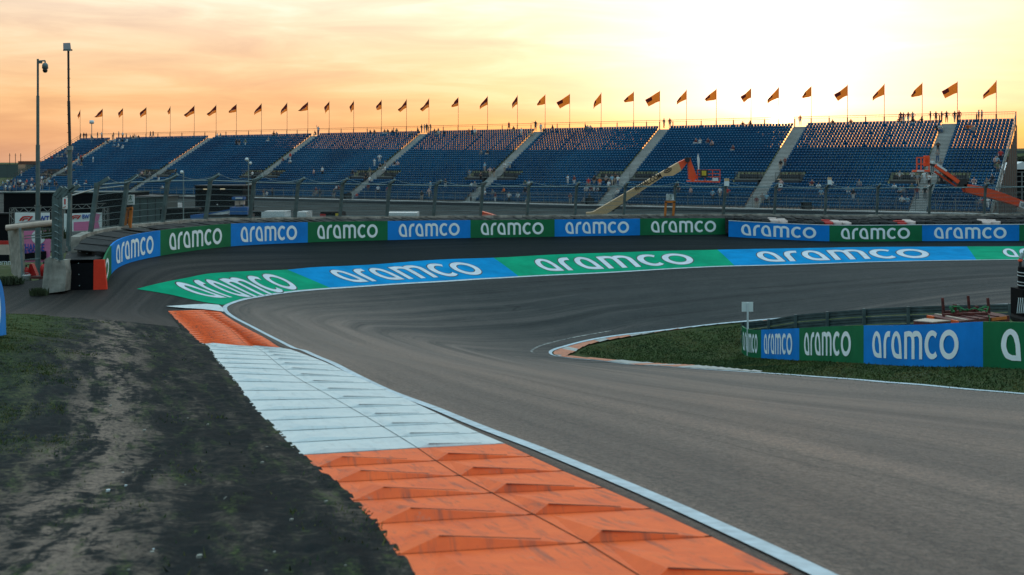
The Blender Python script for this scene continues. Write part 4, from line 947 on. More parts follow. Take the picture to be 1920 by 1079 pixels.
me = npmesh('seats', V, Fq, ['seat', 'deck_dark', 'seat_speck'], np.tile(sMI, len(rest))); o = link('seats', me, gs); tag(o, kind='stuff')

# ------------------------------------------------------------------ flags
def flag_mesh(var):
    r = random.Random(var); nx_, nz_ = 14, 8; dr = r.uniform(1.05, 1.75); ln = r.uniform(1.6, 2.15)*(.75 if var % 3 == 0 else 1); V = []; ph = r.uniform(0, 6)
    for j in range(nz_+1):
        for i in range(nx_+1):
            u, v = i/nx_, j/nz_; zt_, zb_ = -dr*u-.12*u*u, -1.5-.45*u+(.25*u*u if var % 2 else -.35*u*u)
            x = -ln*u*(1-.12*v*(var % 3)); z = zt_+(zb_-zt_)*v; y = .22*math.sin(4.5*u+ph+1.5*v)*u+.08*math.sin(11*u+ph)*u
            V.append((x, y, z+.04*math.sin(7*u+ph)*u))
    idx = np.arange((nx_+1)*(nz_+1)).reshape(nz_+1, nx_+1); Fq = np.c_[idx[:-1, :-1].ravel(), idx[:-1, 1:].ravel(), idx[1:, 1:].ravel(), idx[1:, :-1].ravel()]
    mi = []
    for j in range(nz_):
        for i in range(nx_):
            u, v = i/nx_, j/nz_; d = v < .46+.12*math.sin(u*5+var) ; w_ = (.38 < v < .62) and (.2 < u < .75) and ((i+j) % 2 == 0)
            if var >= 6: d = u > .55 and v < .5; w_ = False
            mi.append(2 if w_ else (1 if d else 0))
    return npmesh('cloth', V, Fq, ['flag_orange', 'flag_dark', 'flag_white'], mi, True)
FM = [flag_mesh(v) for v in range(9)]
pm_ = MB(); pm_.tube((0, 0, 0), (0, 0, 1), 1., 'scaf', 6); pole_me = pm_.mesh('pole')
ftop = {150:207,1868:153}
for i, (px, t_) in enumerate(zip(flag_px, ft)):
    p = sp(t_, NR, .2); ytop = float(np.interp(px, [150,192,364,577,762,914,1068,1237,1343,1521,1658,1868], [206,204,198,191,186,180,176,170,166.5,161,157,151])); zt_ = -(ytop-HY)/FPX*p.y
    wh = ('black and orange', 'orange') [i > 18]
    x_ = 'beside the sun glow' if 24 < i < 30 else ('at the right end' if i >= 30 else ('above the left end' if i < 4 else ''))
    nm = ['first','second','third','fourth','fifth','sixth','seventh','eighth','ninth','tenth','eleventh','twelfth','thirteenth','fourteenth','fifteenth','sixteenth','seventeenth']
    lab = '%s flag on the grandstand, %s from the %s end' % (wh, nm[i] if i < 17 else nm[33-i], 'left' if i < 17 else 'right')
    f = empty('flag', (p.x, p.y, 6.1), lab, 'flag', 'flags along the back of the grandstand')
    o = link('pole', pole_me, f); o.scale = (.045, .045, zt_-6.1)
    o = link('cloth', FM[(i*5+i//3) % 6] if i < 19 else FM[6+i % 3], f); o.location = (0, 0, zt_-6.1-.1); o.rotation_euler.z = -.3+random.uniform(-.75, .35); fs_ = random.uniform(1.08, 1.25); o.scale = (fs_, fs_, fs_)

# ------------------------------------------------------------------ people
BONES = {  # name -> list of joints (pos, radius) ; front is -y
}
def person_mesh(pose):
    J = {}
    def a(n, p, r): J[n] = (Vector(p), r)
    sit = pose.startswith('sit'); hz = .93
    if not sit:
        st = {'walk': .20}.get(pose, .05)
        a('pel', (0, 0, hz), (.15, .115)); a('wst', (0, 0, 1.10), (.135, .105)); a('chs', (0, .0, 1.30), (.165, .12)); a('nck', (0, -.005, 1.49), (.06, .06)); a('hd1', (0, -.02, 1.60), (.078, .09)); a('hd2', (0, -.015, 1.70), (.075, .09))
        for s, L in ((-1, 'l'), (1, 'r')):
            f = -s*st if pose == 'walk' else 0
            a('hp'+L, (s*.09, 0, .88), .10); a('kn'+L, (s*.105, f*.6-.02, .50), .065); a('an'+L, (s*.115, f+.03, .10), .042); a('to'+L, (s*.13, f-.13, .04), .038)
            a('sh'+L, (s*.19, 0, 1.41), .062)
            if pose == 'hips': e, h_ = (s*.40, .03, 1.18), (s*.20, -.07, 1.02)
            elif pose == 'phone': e, h_ = (s*.25, -.06, 1.15), (s*.08, -.30, 1.28)
            elif pose == 'point' and s == 1: e, h_ = (s*.42, -.05, 1.42), (s*.68, -.08, 1.48)
            elif pose == 'wave' and s == -1: e, h_ = (s*.34, 0, 1.60), (s*.26, -.03, 1.86)
            elif pose == 'walk': e, h_ = (s*.25, s*.10, 1.17), (s*.24, s*.16-.08, .93)
            else: e, h_ = (s*.26, .02, 1.14), (s*.25, -.06, .88)
            a('el'+L, e, .042); a('ha'+L, h_, .03); d = (Vector(h_)-Vector(e)).normalized(); a('fi'+L, tuple(Vector(h_)+d*.11), .028)
    else:
        b = .48; ln = -.14 if pose == 'sit2' else -.02
        a('pel', (0, .45, b), (.16, .13)); a('wst', (0, .45+ln*.3, b+.18), (.135, .11)); a('chs', (0, .45+ln, b+.38), (.165, .12)); a('nck', (0, .44+ln*1.3, b+.56), (.06, .06)); a('hd1', (0, .42+ln*1.5, b+.67), (.078, .09)); a('hd2', (0, .43+ln*1.5, b+.77), (.075, .09))
        for s, L in ((-1, 'l'), (1, 'r')):
            a('hp'+L, (s*.10, .42, b-.01), .10); a('kn'+L, (s*.15, .02, b+.03), .068); a('an'+L, (s*.14, .05, .10), .042); a('to'+L, (s*.15, -.10, .04), .038)
            a('sh'+L, (s*.19, .45+ln, b+.49), .06)
            if pose == 'sit3' and s == 1: e, h_ = (.30, .3, b+.35), (.12, .15, b+.60)
            else: e, h_ = (s*.27, .36+ln, b+.22), (s*.14, .12, b+.12)
            a('el'+L, e, .042); a('ha'+L, h_, .03); d = (Vector(h_)-Vector(e)).normalized(); a('fi'+L, tuple(Vector(h_)+d*.11), .028)
    E = [('pel', 'wst', 1), ('wst', 'chs', 1), ('chs', 'nck', 1), ('nck', 'hd1', 0), ('hd1', 'hd2', 3)]
    for L in 'lr': E += [('pel', 'hp'+L, 2), ('hp'+L, 'kn'+L, 2), ('kn'+L, 'an'+L, 5), ('an'+L, 'to'+L, 4), ('chs', 'sh'+L, 1), ('sh'+L, 'el'+L, 1), ('el'+L, 'ha'+L, 0), ('ha'+L, 'fi'+L, 0)]
    bm = bmesh.new(); sk = bm.verts.layers.skin.verify(); vm = {}
    for n, (p, r) in J.items():
        v = bm.verts.new(p); vm[n] = v; v[sk].radius = r if isinstance(r, tuple) else (r, r); v[sk].use_root = (n == 'pel')
    for p, q_, _ in E: bm.edges.new((vm[p], vm[q_]))
    me = bpy.data.meshes.new('tmp'); bm.to_mesh(me); bm.free(); o = bpy.data.objects.new('tmp', me); col.objects.link(o)
    o.modifiers.new('s', 'SKIN'); sm = o.modifiers.new('u', 'SUBSURF'); sm.levels = 1
    dg = bpy.context.evaluated_depsgraph_get(); m2 = bpy.data.meshes.new_from_object(o.evaluated_get(dg)); bpy.data.objects.remove(o); m2.name = 'person'
    m2.materials.clear()
    for _ in range(5): m2.materials.append(M['pole'])
    hp_ = J['hd1'][0]
    for p in m2.polygons:
        c = p.center; best = (9, 0)
        for a_, b_, lb in E:
            A_, B_ = J[a_][0], J[b_][0]; d = B_-A_; t_ = max(0, min(1, (c-A_).dot(d)/d.length_squared)); dd = (c-(A_+d*t_)).length
            if dd < best[0]: best = (dd, lb)
        lb = best[1]
        if lb == 3 or (c-hp_).length < .17 and c.z > hp_.z-.05: lb = 3 if (c.z > hp_.z+.09 or c.y > hp_.y+.03) else 0
        if lb == 5: lb = 2
        p.material_index = lb
        p.use_smooth = True
    return m2
POSES = {k: person_mesh(k) for k in ('stand', 'hips', 'phone', 'point', 'wave', 'walk', 'sit1', 'sit2', 'sit3')}
def flatm(n, c): return mat(n, c, .8, var=.05)
SK = [flatm('skin_light', (.45, .26, .19)), flatm('skin_tan', (.32, .17, .11))]
HR = [flatm('hair_dark', (.02, .014, .01)), flatm('hair_brown', (.09, .05, .025)), flatm('hair_fair', (.35, .24, .12))]
CL = {'w': ('white', (.62, .66, .66)), 'k': ('black', (.014, .016, .02)), 'r': ('red', (.50, .04, .03)), 'o': ('orange', (.75, .16, .03)), 'b': ('light blue', (.22, .40, .52)), 'p': ('pale pink', (.55, .36, .32)), 'g': ('grey', (.22, .23, .23)), 'n': ('olive green', (.12, .15, .09)), 'm': ('maroon', (.17, .04, .04))}
CLM = {k: flatm('cloth_'+v[0].replace(' ', '_'), v[1]) for k, v in CL.items()}
BT = {'dark': flatm('trousers_dark', (.015, .018, .025)), 'grey': flatm('trousers_grey', (.10, .11, .12)), 'beige': flatm('trousers_beige', (.36, .30, .24)), 'white': flatm('trousers_white', (.50, .52, .52)), 'blue': flatm('jeans_blue', (.05, .10, .19))}
SH = flatm('shoes', (.05, .05, .05))
PL = [
 (0,230,5.68,'843 185 k,893 160 k,918 165 m,1000 168 g s,1038 165 k,1083 160 w,1210 170 k,1265 185 g,1307 170 w,1345 190 g,1103 235 w s,1130 240 k s,1210 215 w s,1250 218 w s,1290 220 k s,1335 218 w s,1205 265 b s,1240 275 w s,1293 280 w s,540 395 r s,600 380 g s,640 370 g s,700 375 g,715 385 n,835 400 k,862 430 r,870 445 k,820 470 g s,850 470 n s,992 450 w,700 545 w,690 530 k,548 610 k,540 625 n,445 640 w,480 600 k s,228 580 p,790 660 b s,895 665 m s,60 740 w,105 745 w,80 690 w,150 745 o,175 740 k,205 720 k,243 735 w,270 715 g,300 740 k,335 730 w,340 660 p,365 720 k,430 735 k,455 720 g,480 690 n,500 680 g,530 700 b,580 700 k,600 710 k,120 690 k,160 680 g,190 690 g,30 700 b,215 690 w,285 690 r,440 690 p'),
 (240,230,5.68,'30 165 g s,70 160 k s,90 160 w s,125 165 k s,240 150 k,268 150 k,955 145 w s,990 145 g s,1155 260 k,1185 265 k,1250 270 n,150 600 p,85 600 k s,230 600 g,305 640 w s,355 710 w s,508 580 k,1325 610 w,1240 745 w s,1275 750 r s'),
 (480,230,5.68,'208 120 k s,238 120 p s,115 200 g s,615 135 m s,662 120 b v,1220 98 k s,1270 98 k s,365 420 r,270 430 m s,350 440 w s,615 590 p,707 585 w,1030 590 k,1262 490 w,1315 490 k s,1315 440 w,1350 510 w s,1212 590 n,1160 610 k s,1210 680 w,1195 750 m,1300 775 w,1055 825 r s,640 780 m,610 820 g s,680 900 k,830 735 w s,860 735 m s,885 735 k s,82 850 m,175 870 k,100 880 w s,828 935 k'),
 (720,230,5.68,'12 100 k s,48 100 k s,95 100 k s,135 150 n,278 135 g s,365 100 k s,400 120 m,430 100 g,455 100 k,497 80 k t,540 95 k s,578 130 w s,580 80 k s,550 140 k s,630 130 k s,905 170 m,968 170 w,1013 350 g s,1083 345 k s,98 480 k s,138 470 p s,10 500 g,1283 530 w,1340 510 b,1073 540 b,1130 590 p,1172 600 k,913 600 b,1030 650 k,495 735 b,480 825 p,403 830 k,45 770 r,655 720 k,932 740 w,968 745 g,1143 785 g s,1250 765 o s,1075 820 w,1185 930 m,1332 910 w,925 910 g,1330 70 r'),
 (960,220,5.68,'22 130 k s,250 130 k t,307 160 w,100 225 w,335 170 k s,432 190 k,180 200 g s,775 140 k s,800 145 w s,825 145 p s,595 740 w,663 740 m,170 735 w s,130 740 n s,140 870 k,150 935 b s,62 960 w,815 770 r,875 740 k,935 770 o,1003 740 g,1030 800 w,1065 740 b,1100 720 k,1128 730 w,785 815 w s,825 815 m s,870 815 w s,900 815 w s,935 810 k,1105 850 w s,1338 890 r,825 990 k,740 960 g s,620 980 m'),
 (1200,220,5.68,'255 125 n h,318 100 m,1112 85 m s,1180 85 m s,575 300 m s,625 295 w s,710 300 m s,750 320 p s,970 370 m s,410 850 k,540 860 p,775 890 b,852 890 w,932 885 r,1240 1000 m,1303 960 g,1350 950 b'),
 (1440,200,5.14,'310 140 o,620 155 m s,818 155 m s,122 630 k,165 605 m,415 780 m s,485 795 w s,518 860 b s,612 840 w,775 850 b s,822 910 k,880 840 g,1208 820 w s,110 890 m,125 820 p'),
 (1680,200,5.14,'25 160 m s,45 130 m,72 150 m,118 140 m,160 130 g h,170 175 k s,240 140 k s,332 130 k,385 125 k h,440 140 k,487 165 k h,565 150 k,608 130 r,797 150 g,828 120 g,685 235 o s,718 235 o s,750 295 g,395 230 k s,435 235 b s,455 245 w s,405 460 k,350 640 w,430 620 g,400 540 g,975 600 b,1000 640 k,1060 600 p,1045 650 n,1065 560 r,930 770 k,755 755 p s,1000 760 k s,1030 760 k s,860 775 g s,35 760 w h,155 760 w,207 770 g,272 760 w,320 790 w,325 750 k,20 830 b s,72 900 g,110 930 b s,50 940 w s,153 860 n,205 890 m,280 890 k,320 870 w,440 790 k,500 790 k,560 790 m,918 1020 w,985 1000 r,1090 1020 g')]
folk = []
for ox, oy, sc_, tx in PL:
    for it in tx.split(','):
        q_ = it.split(); folk.append((ox+float(q_[0])/sc_, oy+float(q_[1])/sc_, q_[2], q_[3] if len(q_) > 3 else ''))
folk.sort()
btk = list(BT); rec = []; rp = random.Random(3); used = []
for px, py, c, ps in folk:
    sit = ps == 's'; best = None
    for k in range(0, NR+1):
        fr = .0 if sit else (.2 if k < NR else -.1); t_ = t_of(px, k, fr); p = sp(min(max(t_, .4), TL-.4), k, fr); p2 = p.z+(.30 if sit else 0)
        y = HY-FPX*p2/p.y
        if best is None or abs(y-py) < best[0]: best = (abs(y-py), k, min(max(t_, .4), TL-.4), p)
    _, k, t_, p = best
    if sit and k >= NR: k = NR-1; p = sp(t_, k, 0)
    if sit and any(abs(t_-x) < AW+.1 for x in aisles): pass
    for (tt, kk) in used:
        if kk == k and abs(tt-t_) < .42: t_ += .45; p = sp(t_, k, 0 if sit else .2)
    used.append((t_, k))
    rec.append((px, k, t_, p, c, ps, sit, rp.choice(btk) if c not in 'w' else rp.choice(['dark', 'grey', 'white', 'blue', 'beige'])))
seen = {}
def where(px, k, t_):
    s_ = sum(1 for x in aisles if x > t_)
    on = [i for i, x in enumerate(aisles) if abs(x-t_) < AW]
    hgt = 'top row' if k >= 29 else ('upper rows' if k >= 20 else ('middle rows' if k >= 11 else 'lower rows'))
    if on: return 'on %s stairway from left, %s' % (ordn[on[0]], hgt)
    return 'in %s block from left, %s' % (ordn[s_], hgt)
labs_ = []
for px, k, t_, p, c, ps, sit, bt in rec:
    labs_.append('person in %s top %s %s' % (CL[c][0], 'sitting' if sit else 'standing', where(px, k, t_)))
from collections import Counter
cn = Counter(labs_); ctr = Counter()
for (px, k, t_, p, c, ps, sit, bt), lb in zip(rec, labs_):
    if cn[lb] > 1:
        ctr[lb] += 1; n_, tot = ctr[lb], cn[lb]; pre = 'leftmost' if n_ == 1 else ('rightmost' if n_ == tot else ordn[n_-1]); lb = lb.replace('person', pre+' person', 1)
    nm = {'s': rp.choice(['sit1', 'sit2', 'sit3']), 'h': 'hips', 't': 'point', 'v': 'wave'}.get(ps) or rp.choice(['stand', 'stand', 'phone', 'walk', 'hips', 'stand'])
    o = link('person', POSES[nm]); o.location = p
    rz = math.atan2(UN[1], UN[0])-math.pi/2+rp.uniform(-.5, .5)+(rp.choice([0, 3.1, 1.2, -1.2]) if not sit and k > 26 else 0)
    o.rotation_euler.z = rz; s_ = rp.uniform(.95, 1.06); s_ *= 1.10; o.scale = (s_*1.12, s_*1.12, s_)
    tag(o, lb, 'person', 'spectators in the grandstand')
    for i, m in enumerate((rp.choice(SK), CLM[c], BT[bt], rp.choice(HR), SH)): o.material_slots[i].link = 'OBJECT'; o.material_slots[i].material = m
print('people', len(rec))
# ------------------------------------------------------------------ writing helper
def textobj(body, height, m, parent, loc, name='lettering', depth=.01, xscale=1., rot=None, width=None, bold=0.):
    cu = bpy.data.curves.new('tmp', 'FONT'); cu.body = body; cu.size = 1; cu.extrude = .01; cu.offset = bold; cu.align_x = 'CENTER'; cu.align_y = 'CENTER'
    o = bpy.data.objects.new('tmp', cu); col.objects.link(o); dg = bpy.context.evaluated_depsgraph_get(); me = bpy.data.meshes.new_from_object(o.evaluated_get(dg)); bpy.data.objects.remove(o)
    me.materials.clear(); me.materials.append(M[m]); me.name = name
    xs_ = [v.co.x for v in me.vertices]; ys_ = [v.co.y for v in me.vertices]; w_, h_ = max(xs_)-min(xs_), max(ys_)-min(ys_); cx_, cy_ = (max(xs_)+min(xs_))/2, (max(ys_)+min(ys_))/2
    ky = height/h_; kx = (width/w_) if width else ky*xscale
    for v in me.vertices: v.co = ((v.co.x-cx_)*kx, -v.co.z, (v.co.y-cy_)*ky)
    o = link(name, me, parent); o.location = loc
    if rot: o.rotation_euler = rot
    return o
def polyobj(name, pts2, s_, loc, m, parent, th=.01):
    mb = MB(); mb.prism([(x*s_, 0, z*s_) for x, z in pts2], (0, -th, 0), m); o = mb.build(name, parent); o.location = loc; return o
def zof(py, d): return -(py-HY)/FPX*d
def xof(px, d): return (px-CX)/FPX*d
# ------------------------------------------------------------------ boom lift with beige boom
d = 82.; gz_ = -7.0; o = Vector((xof(1120, d), d, gz_)); b1 = empty('boom_lift', o, 'boom lift with a beige boom and black RIWAL.COM lettering reaching over the stand', 'boom lift')
L = lambda px, py, dy=0.: at(px, py, d+dy)-o
mb = MB(); mb.prism([L(1100,399), L(1112,398), L(1272,305), L(1278,320), L(1262,330), L(1245,331), L(1134,404), L(1100,404)], (0, .8, 0), 'beige'); mb.build('boom', b1)
mb = MB(); mb.prism([L(1272,305,.1), L(1286,298,.1), L(1290,304,.1), L(1278,319,.1)], (0, .6, 0), 'lift_red'); mb.build('boom_tip', b1)
mb = MB(); mb.tube(L(1289,300,-.1), L(1289,300,.9), .2, 'scaf', 12); mb.bar(L(1284,300,.3), L(1296,298,.3), .25, 'scaf'); mb.build('knuckle', b1)
mb = MB(); mb.prism([L(1290,298,.1), L(1294,297,.1), L(1308,334,.1), L(1301,340,.1), L(1292,336,.1)], (0, .5, 0), 'lift_red'); mb.build('jib', b1)
bk = MB(); d0, d1 = -.1, .9
for y in (319, 326, 332): 
    for dy in (d0, d1): bk.bar(L(1308,y,dy), L(1350,y,dy), .05, 'lift_red')
    bk.bar(L(1350,y,d0), L(1350,y,d1), .05, 'lift_red')
for x in (1308, 1322, 1336, 1350):
    for dy in (d0, d1): bk.bar(L(x,318,dy), L(x,341,dy), .05, 'lift_red')
bk.prism([L(1291,339,d0), L(1350,340,d0), L(1350,343,d0), L(1291,341.5,d0)], (0, 1.0, 0), 'lift_red'); bko = bk.build('basket', b1)
mb = MB(); mb.frame(L(1320,326,d0-.15), (.28, 0, 0), (0, .15, 0), (0, 0, .3), 'scaf'); mb.build('control_box', bko); mb = MB(); mb.frame(L(1320,325,d0-.32), (.17, 0, 0), (0, .01, 0), (0, 0, .18), 'yellow'); mb.build('label_plate', bko)
mb = MB(); mb.frame(L(1341,337,d0-.1), (.22, 0, 0), (0, .05, 0), (0, 0, .12), 'white_body'); mb.build('sign_plate', bko)
mb = MB(); mb.prism([L(1309,319,.2), L(1307,297,.2), L(1309,288,.2), L(1312,299,.2), L(1311,318,.2)], (0, .04, 0), 'white_body'); mb.build('folded_pennant', b1)
r_ = math.atan2(zof(327,d)-zof(352,d), xof(1240,d)-xof(1192,d))
textobj('RIWAL.COM', .40, 'scaf', b1, L(1215,341,-.02), rot=(0, -r_, 0), width=2.25, bold=.02)
mb = MB(); c = L(1252,319.5,-.02); pts_e = []
for k in range(25):
    a = 2*math.pi*k/24; pts_e.append(c+Vector((math.cos(a)*.30*math.cos(r_)-math.sin(a)*.14*math.sin(r_), 0, math.cos(a)*.30*math.sin(r_)+math.sin(a)*.14*math.cos(r_))))
mb.path(pts_e, .03, 'scaf', 5); mb.bar(c-Vector((math.cos(r_), 0, math.sin(r_)))*.18, c+Vector((math.cos(r_), 0, math.sin(r_)))*.18, .04, 'scaf', .06); mb.build('oval_emblem', b1)
mb = MB(); mb.tube(L(1165,382,.4), L(1148,396,.4), .10, 'scaf'); mb.tube(L(1165,382,.4), L(1150,393.5,.4)+Vector((.8, 0, .68)), .05, 'galv'); mb.build('lift_cylinder', b1)
mb = MB(); mb.bar(L(1106,402,.4), Vector((.1, .4, 1.3)), .6, 'beige', .6); mb.frame((0, .4, 1.2), (1.5, 0, 0), (0, .9, 0), (0, 0, .35), 'lift_red'); mb.build('turret', b1)
mb = MB(); mb.frame((0, .4, .7), (1.5, 0, 0), (0, .8, 0), (0, 0, .15), 'scaf'); mb.build('chassis', b1)
for sx in (-1, 1):
    for sy in (-.5, 1.3): mb = MB(); mb.tube((sx*1.2, sy-.18, .45), (sx*1.2, sy+.18, .45), .45, 'rubber', 16); mb.build('wheel', b1)
# ------------------------------------------------------------------ red boom lift at the right
d = 80.; o = Vector((xof(2010, d), d, gz_)); b2_ = empty('boom_lift', o, 'orange red boom lift entering from the right edge with an empty basket', 'boom lift')
L = lambda px, py, dy=0.: at(px, py, d+dy)-o
mb = MB(); mb.prism([L(1807,346), L(1822,346.5), L(1845,351), L(1875,360), L(1975,398), L(1975,412), L(1925,392), L(1880,378), L(1855,371), L(1835,367), L(1813,361)], (0, .7, 0), 'lift_red'); mb.build('boom', b2_)
mb = MB(); mb.prism([L(1913,377,-.02), L(1935,384,-.02), L(1932,397,-.02), L(1910,388,-.02)], (0, -.02, 0), 'white_body'); mb.build('label_plate', b2_)
textobj('U', .26, 'scaf', b2_, L(1918,384.5,-.05), width=.2, bold=.03)
mb = MB(); mb.bar(L(1754,311,.1), L(1797,342,.1), .24, 'lift_red', .26); mb.build('upper_jib_arm', b2_)
mb = MB(); mb.bar(L(1752,322,.4), L(1794,351,.4), .12, 'lift_red', .12); mb.build('lower_jib_arm', b2_)
mb = MB(); mb.bar(L(1757,309,.0), L(1775,321,.0), .08, 'white_body', .14); mb.bar(L(1778,331,.2), L(1797,346,.2), .09, 'galv'); mb.bar(L(1768,324,.25), L(1786,340,.25), .16, 'scaf'); mb.build('jib_cylinder', b2_)
mb = MB(); mb.frame(L(1803,344,.3), (.3, 0, 0), (0, .3, 0), (0, 0, .35), 'scaf'); mb.build('knuckle', b2_)
bk = MB()
for x in (1719, 1727, 1742):
    for dy in (0, .9): bk.bar(L(x,294+(x < 1730)*2,dy), L(x,323,dy), .08, 'lift_red')
for y in (296, 308, 321):
    for dy in (0, .9): bk.bar(L(1719,y,dy), L(1742,y,dy), .09, 'lift_red')
bk.prism([L(1719,319,0), L(1742,319,0), L(1742,323,0), L(1719,323,0)], (0, .9, 0), 'lift_red'); bk.frame(L(1737,302,.4), (.16, 0, 0), (0, .2, 0), (0, 0, .4), 'lift_red'); bk.bar(L(1742,308,.4), L(1754,311,.4), .15, 'scaf')
bk = bk.build('basket', b2_); mb = MB(); mb.frame(L(1726,321,-.06), (.28, 0, 0), (0, .01, 0), (0, 0, .05), 'white_body'); mb.build('label_plate', bk)
mb = MB(); mb.bar(L(1975,405,.35), Vector((0, .35, 1.3)), .6, 'lift_red'); mb.frame((0, .4, 1.2), (1.5, 0, 0), (0, .9, 0), (0, 0, .5), 'lift_red'); mb.build('turret', b2_)
for sx in (-1, 1):
    for sy in (-.5, 1.3): mb = MB(); mb.tube((sx*1.2, sy-.18, .45), (sx*1.2, sy+.18, .45), .45, 'rubber', 16); mb.build('wheel', b2_)
# ------------------------------------------------------------------ signs on the fence and timber frames
def exit_sign(px0, px1, py0, py1, d, label):
    o = Vector((xof((px0+px1)/2, d), d, zof((py0+py1)/2, d))); r_ = empty('exit_sign', o, label, 'sign'); w_, h_ = (px1-px0)/FPX*d, (py1-py0)/FPX*d
    mb = MB(); mb.frame((0, 0, 0), (w_/2, 0, 0), (0, .02, 0), (0, 0, h_/2), 'sign_white'); mb.build('panel', r_)
    s_ = h_*.5; mb = MB(); q_ = [((0.02, .80), (0.10, .62)), ((.08, .66), (-.04, .32)), ((.10, .64), (.34, .56)), ((.08, .66), (-.2, .60)), ((-.04, .34), (.22, .16)), ((.22, .16), (.16, -.12)), ((-.04, .34), (-.14, .06)), ((-.14, .06), (-.36, .02))]
    for a, b_ in q_: mb.bar((a[0]*s_*.9, -.03, a[1]*s_), (b_[0]*s_*.9, -.03, b_[1]*s_), .10*s_*1.5, 'sign_green', .02)
    mb.tube((.06*s_, -.045, .82*s_), (.06*s_, -.02, .82*s_), .10*s_, 'sign_green', 8); mb.build('running_figure', r_)
    mb = MB(); mb.bar((-.45*s_, -.03, -.62*s_), (.35*s_, -.03, -.52*s_), .05, 'sign_green', .02); mb.prism([(.30*s_, -.03, -.38*s_), (.62*s_, -.03, -.52*s_), (.30*s_, -.03, -.68*s_)], (0, -.01, 0), 'sign_green'); mb.build('arrow', r_)
exit_sign(238, 252, 365.5, 384, 48.3, 'white sign with a green running figure above the left orange frame')
exit_sign(1249, 1265, 364, 376, 76., 'white sign with a green running figure above the right orange frame')
for x0, x1, y0, y1, d, lb in ((118,126,371,392,41.,'narrow white sign with a red bar and tick on the fence end'),(1358,1367,335,349,75.5,'beige and white box sign on a fence post right of the beige boom'),(1460,1467,345,351,75.5,'tiny white sign on a fence post below the sixth stairway'),(1552,1559,333,346,75.5,'beige and white box sign on a fence post left of the seventh block')):
    o = Vector((xof((x0+x1)/2, d), d, zof((y0+y1)/2, d))); r_ = empty('fence_sign', o, lb, 'sign'); w_, h_ = (x1-x0)/FPX*d, (y1-y0)/FPX*d
    mb = MB(); mb.frame((0, 0, 0), (w_/2, 0, 0), (0, .03, 0), (0, 0, h_/2), 'sign_white'); mb.build('panel', r_)
    if x0 == 118:
        mb = MB(); mb.frame((w_*.05, -.035, h_*.15), (w_*.16, 0, 0), (0, .006, 0), (0, 0, h_*.25), 'red'); mb.build('red_bar', r_); mb = MB(); mb.bar((-w_*.25, -.04, -h_*.38), (w_*.25, -.04, -h_*.28), .04, 'red', .02); mb.build('red_tick', r_)
    elif h_ > .3: mb = MB(); mb.frame((0, -.035, h_*.33), (w_*.5, 0, 0), (0, .006, 0), (0, 0, h_*.17), 'beige'); mb.build('beige_band', r_)
    else: mb = MB(); mb.frame((0, -.035, 0), (w_*.25, 0, 0), (0, .006, 0), (0, 0, h_*.2), 'scaf'); mb.build('symbol', r_)
for pts_, d, lb in (([(230,434),(238,392),(246,391),(241,432)], 48.6, 'orange portal frame standing on the wall top near the left end'), ([(1246,405),(1248.5,379),(1264,379),(1261,405)], 76., 'orange portal frame behind the fence right of the beige boom')):
    q_ = [Vector((xof(a, d), d, zof(b_, d))) for a, b_ in pts_]; o = q_[0].copy(); r_ = empty('portal_frame', o, lb, 'frame'); ww = .13 if d < 60 else .15
    for nm, i, j in (('upright', 0, 1), ('crossbar', 1, 2), ('upright', 2, 3)):
        mb = MB(); e = (q_[j]-q_[i]).normalized()*(ww/2 if nm == 'crossbar' else 0); mb.bar(q_[i]-o-e-(Vector((0,0,.6)) if i == 0 else Vector()), q_[j]-o+e-(Vector((0,0,.6)) if j == 3 else Vector()), ww, 'frame_orange', ww, up=(0, 1, 0)); mb.build(nm, r_)
# ------------------------------------------------------------------ masts at the left
d = 50.; zb_ = -5.2; o = Vector((xof(71, d), d, zb_)); r_ = empty('camera_mast', o, 'tall grey mast with a dome camera hanging from a short arm', 'camera mast')
mb = MB(); mb.tube((0, 0, 0), (0, 0, zof(430,d)-zb_), .125, 'pole', 14); mb.tube((0, 0, zof(430,d)-zb_), (0, 0, zof(385,d)-zb_), .125, 'pole', 14); mb.tube((0, 0, zof(387,d)-zb_), (0, 0, zof(385,d)-zb_), .15, 'pole', 14)
mb.tube((0, 0, zof(385,d)-zb_), (0, 0, zof(272,d)-zb_), .095, 'pole', 14); mb.tube((0, 0, zof(272,d)-zb_), (0, 0, zof(180,d)-zb_), .07, 'pole', 12); mb.tube((0, 0, zof(180,d)-zb_), (0, 0, zof(111,d)-zb_), .05, 'pole', 12); mb.build('mast', r_)
mb = MB(); z = zof(115,d)-zb_; mb.tube((0, 0, z), (.34, 0, z+.02), .035, 'pole'); mb.tube((.34, 0, z+.02), (.34, 0, z-.12), .035, 'pole'); mb.frame((.1, 0, z-.05), (.1, 0, 0), (0, .03, 0), (0, 0, .06), 'pole'); mb.build('arm', r_)
mb = MB(); z = zof(118,d)-zb_; mb.lathe((.34, 0, z), [(0, 0), (.08, -.02), (.13, -.10), (.14, -.27), (.10, -.29), (0, -.29)], 'pole', 14); ch = mb.build('camera_housing', r_, True)
mb = MB(); mb.lathe((.34, 0, z-.29), [(.10, 0), (.115, -.07), (.08, -.16), (0, -.19)], 'glass', 14); mb.build('lens_dome', ch, True)
d = 56.; zb_ = -5.3; o = Vector((xof(131, d), d, zb_)); r_ = empty('solar_floodlight', o, 'taller mast with a tilted solar panel on top and dark stepped pole', 'mast')
mb = MB(); mb.tube((0, 0, 0), (0, 0, zof(275,d)-zb_), .115, 'pole', 12); mb.tube((0, 0, zof(275,d)-zb_), (-.06, 0, zof(190,d)-zb_), .075, 'scaf', 12); mb.tube((-.06, 0, zof(190,d)-zb_), (-.08, 0, zof(94,d)-zb_), .055, 'scaf', 12)
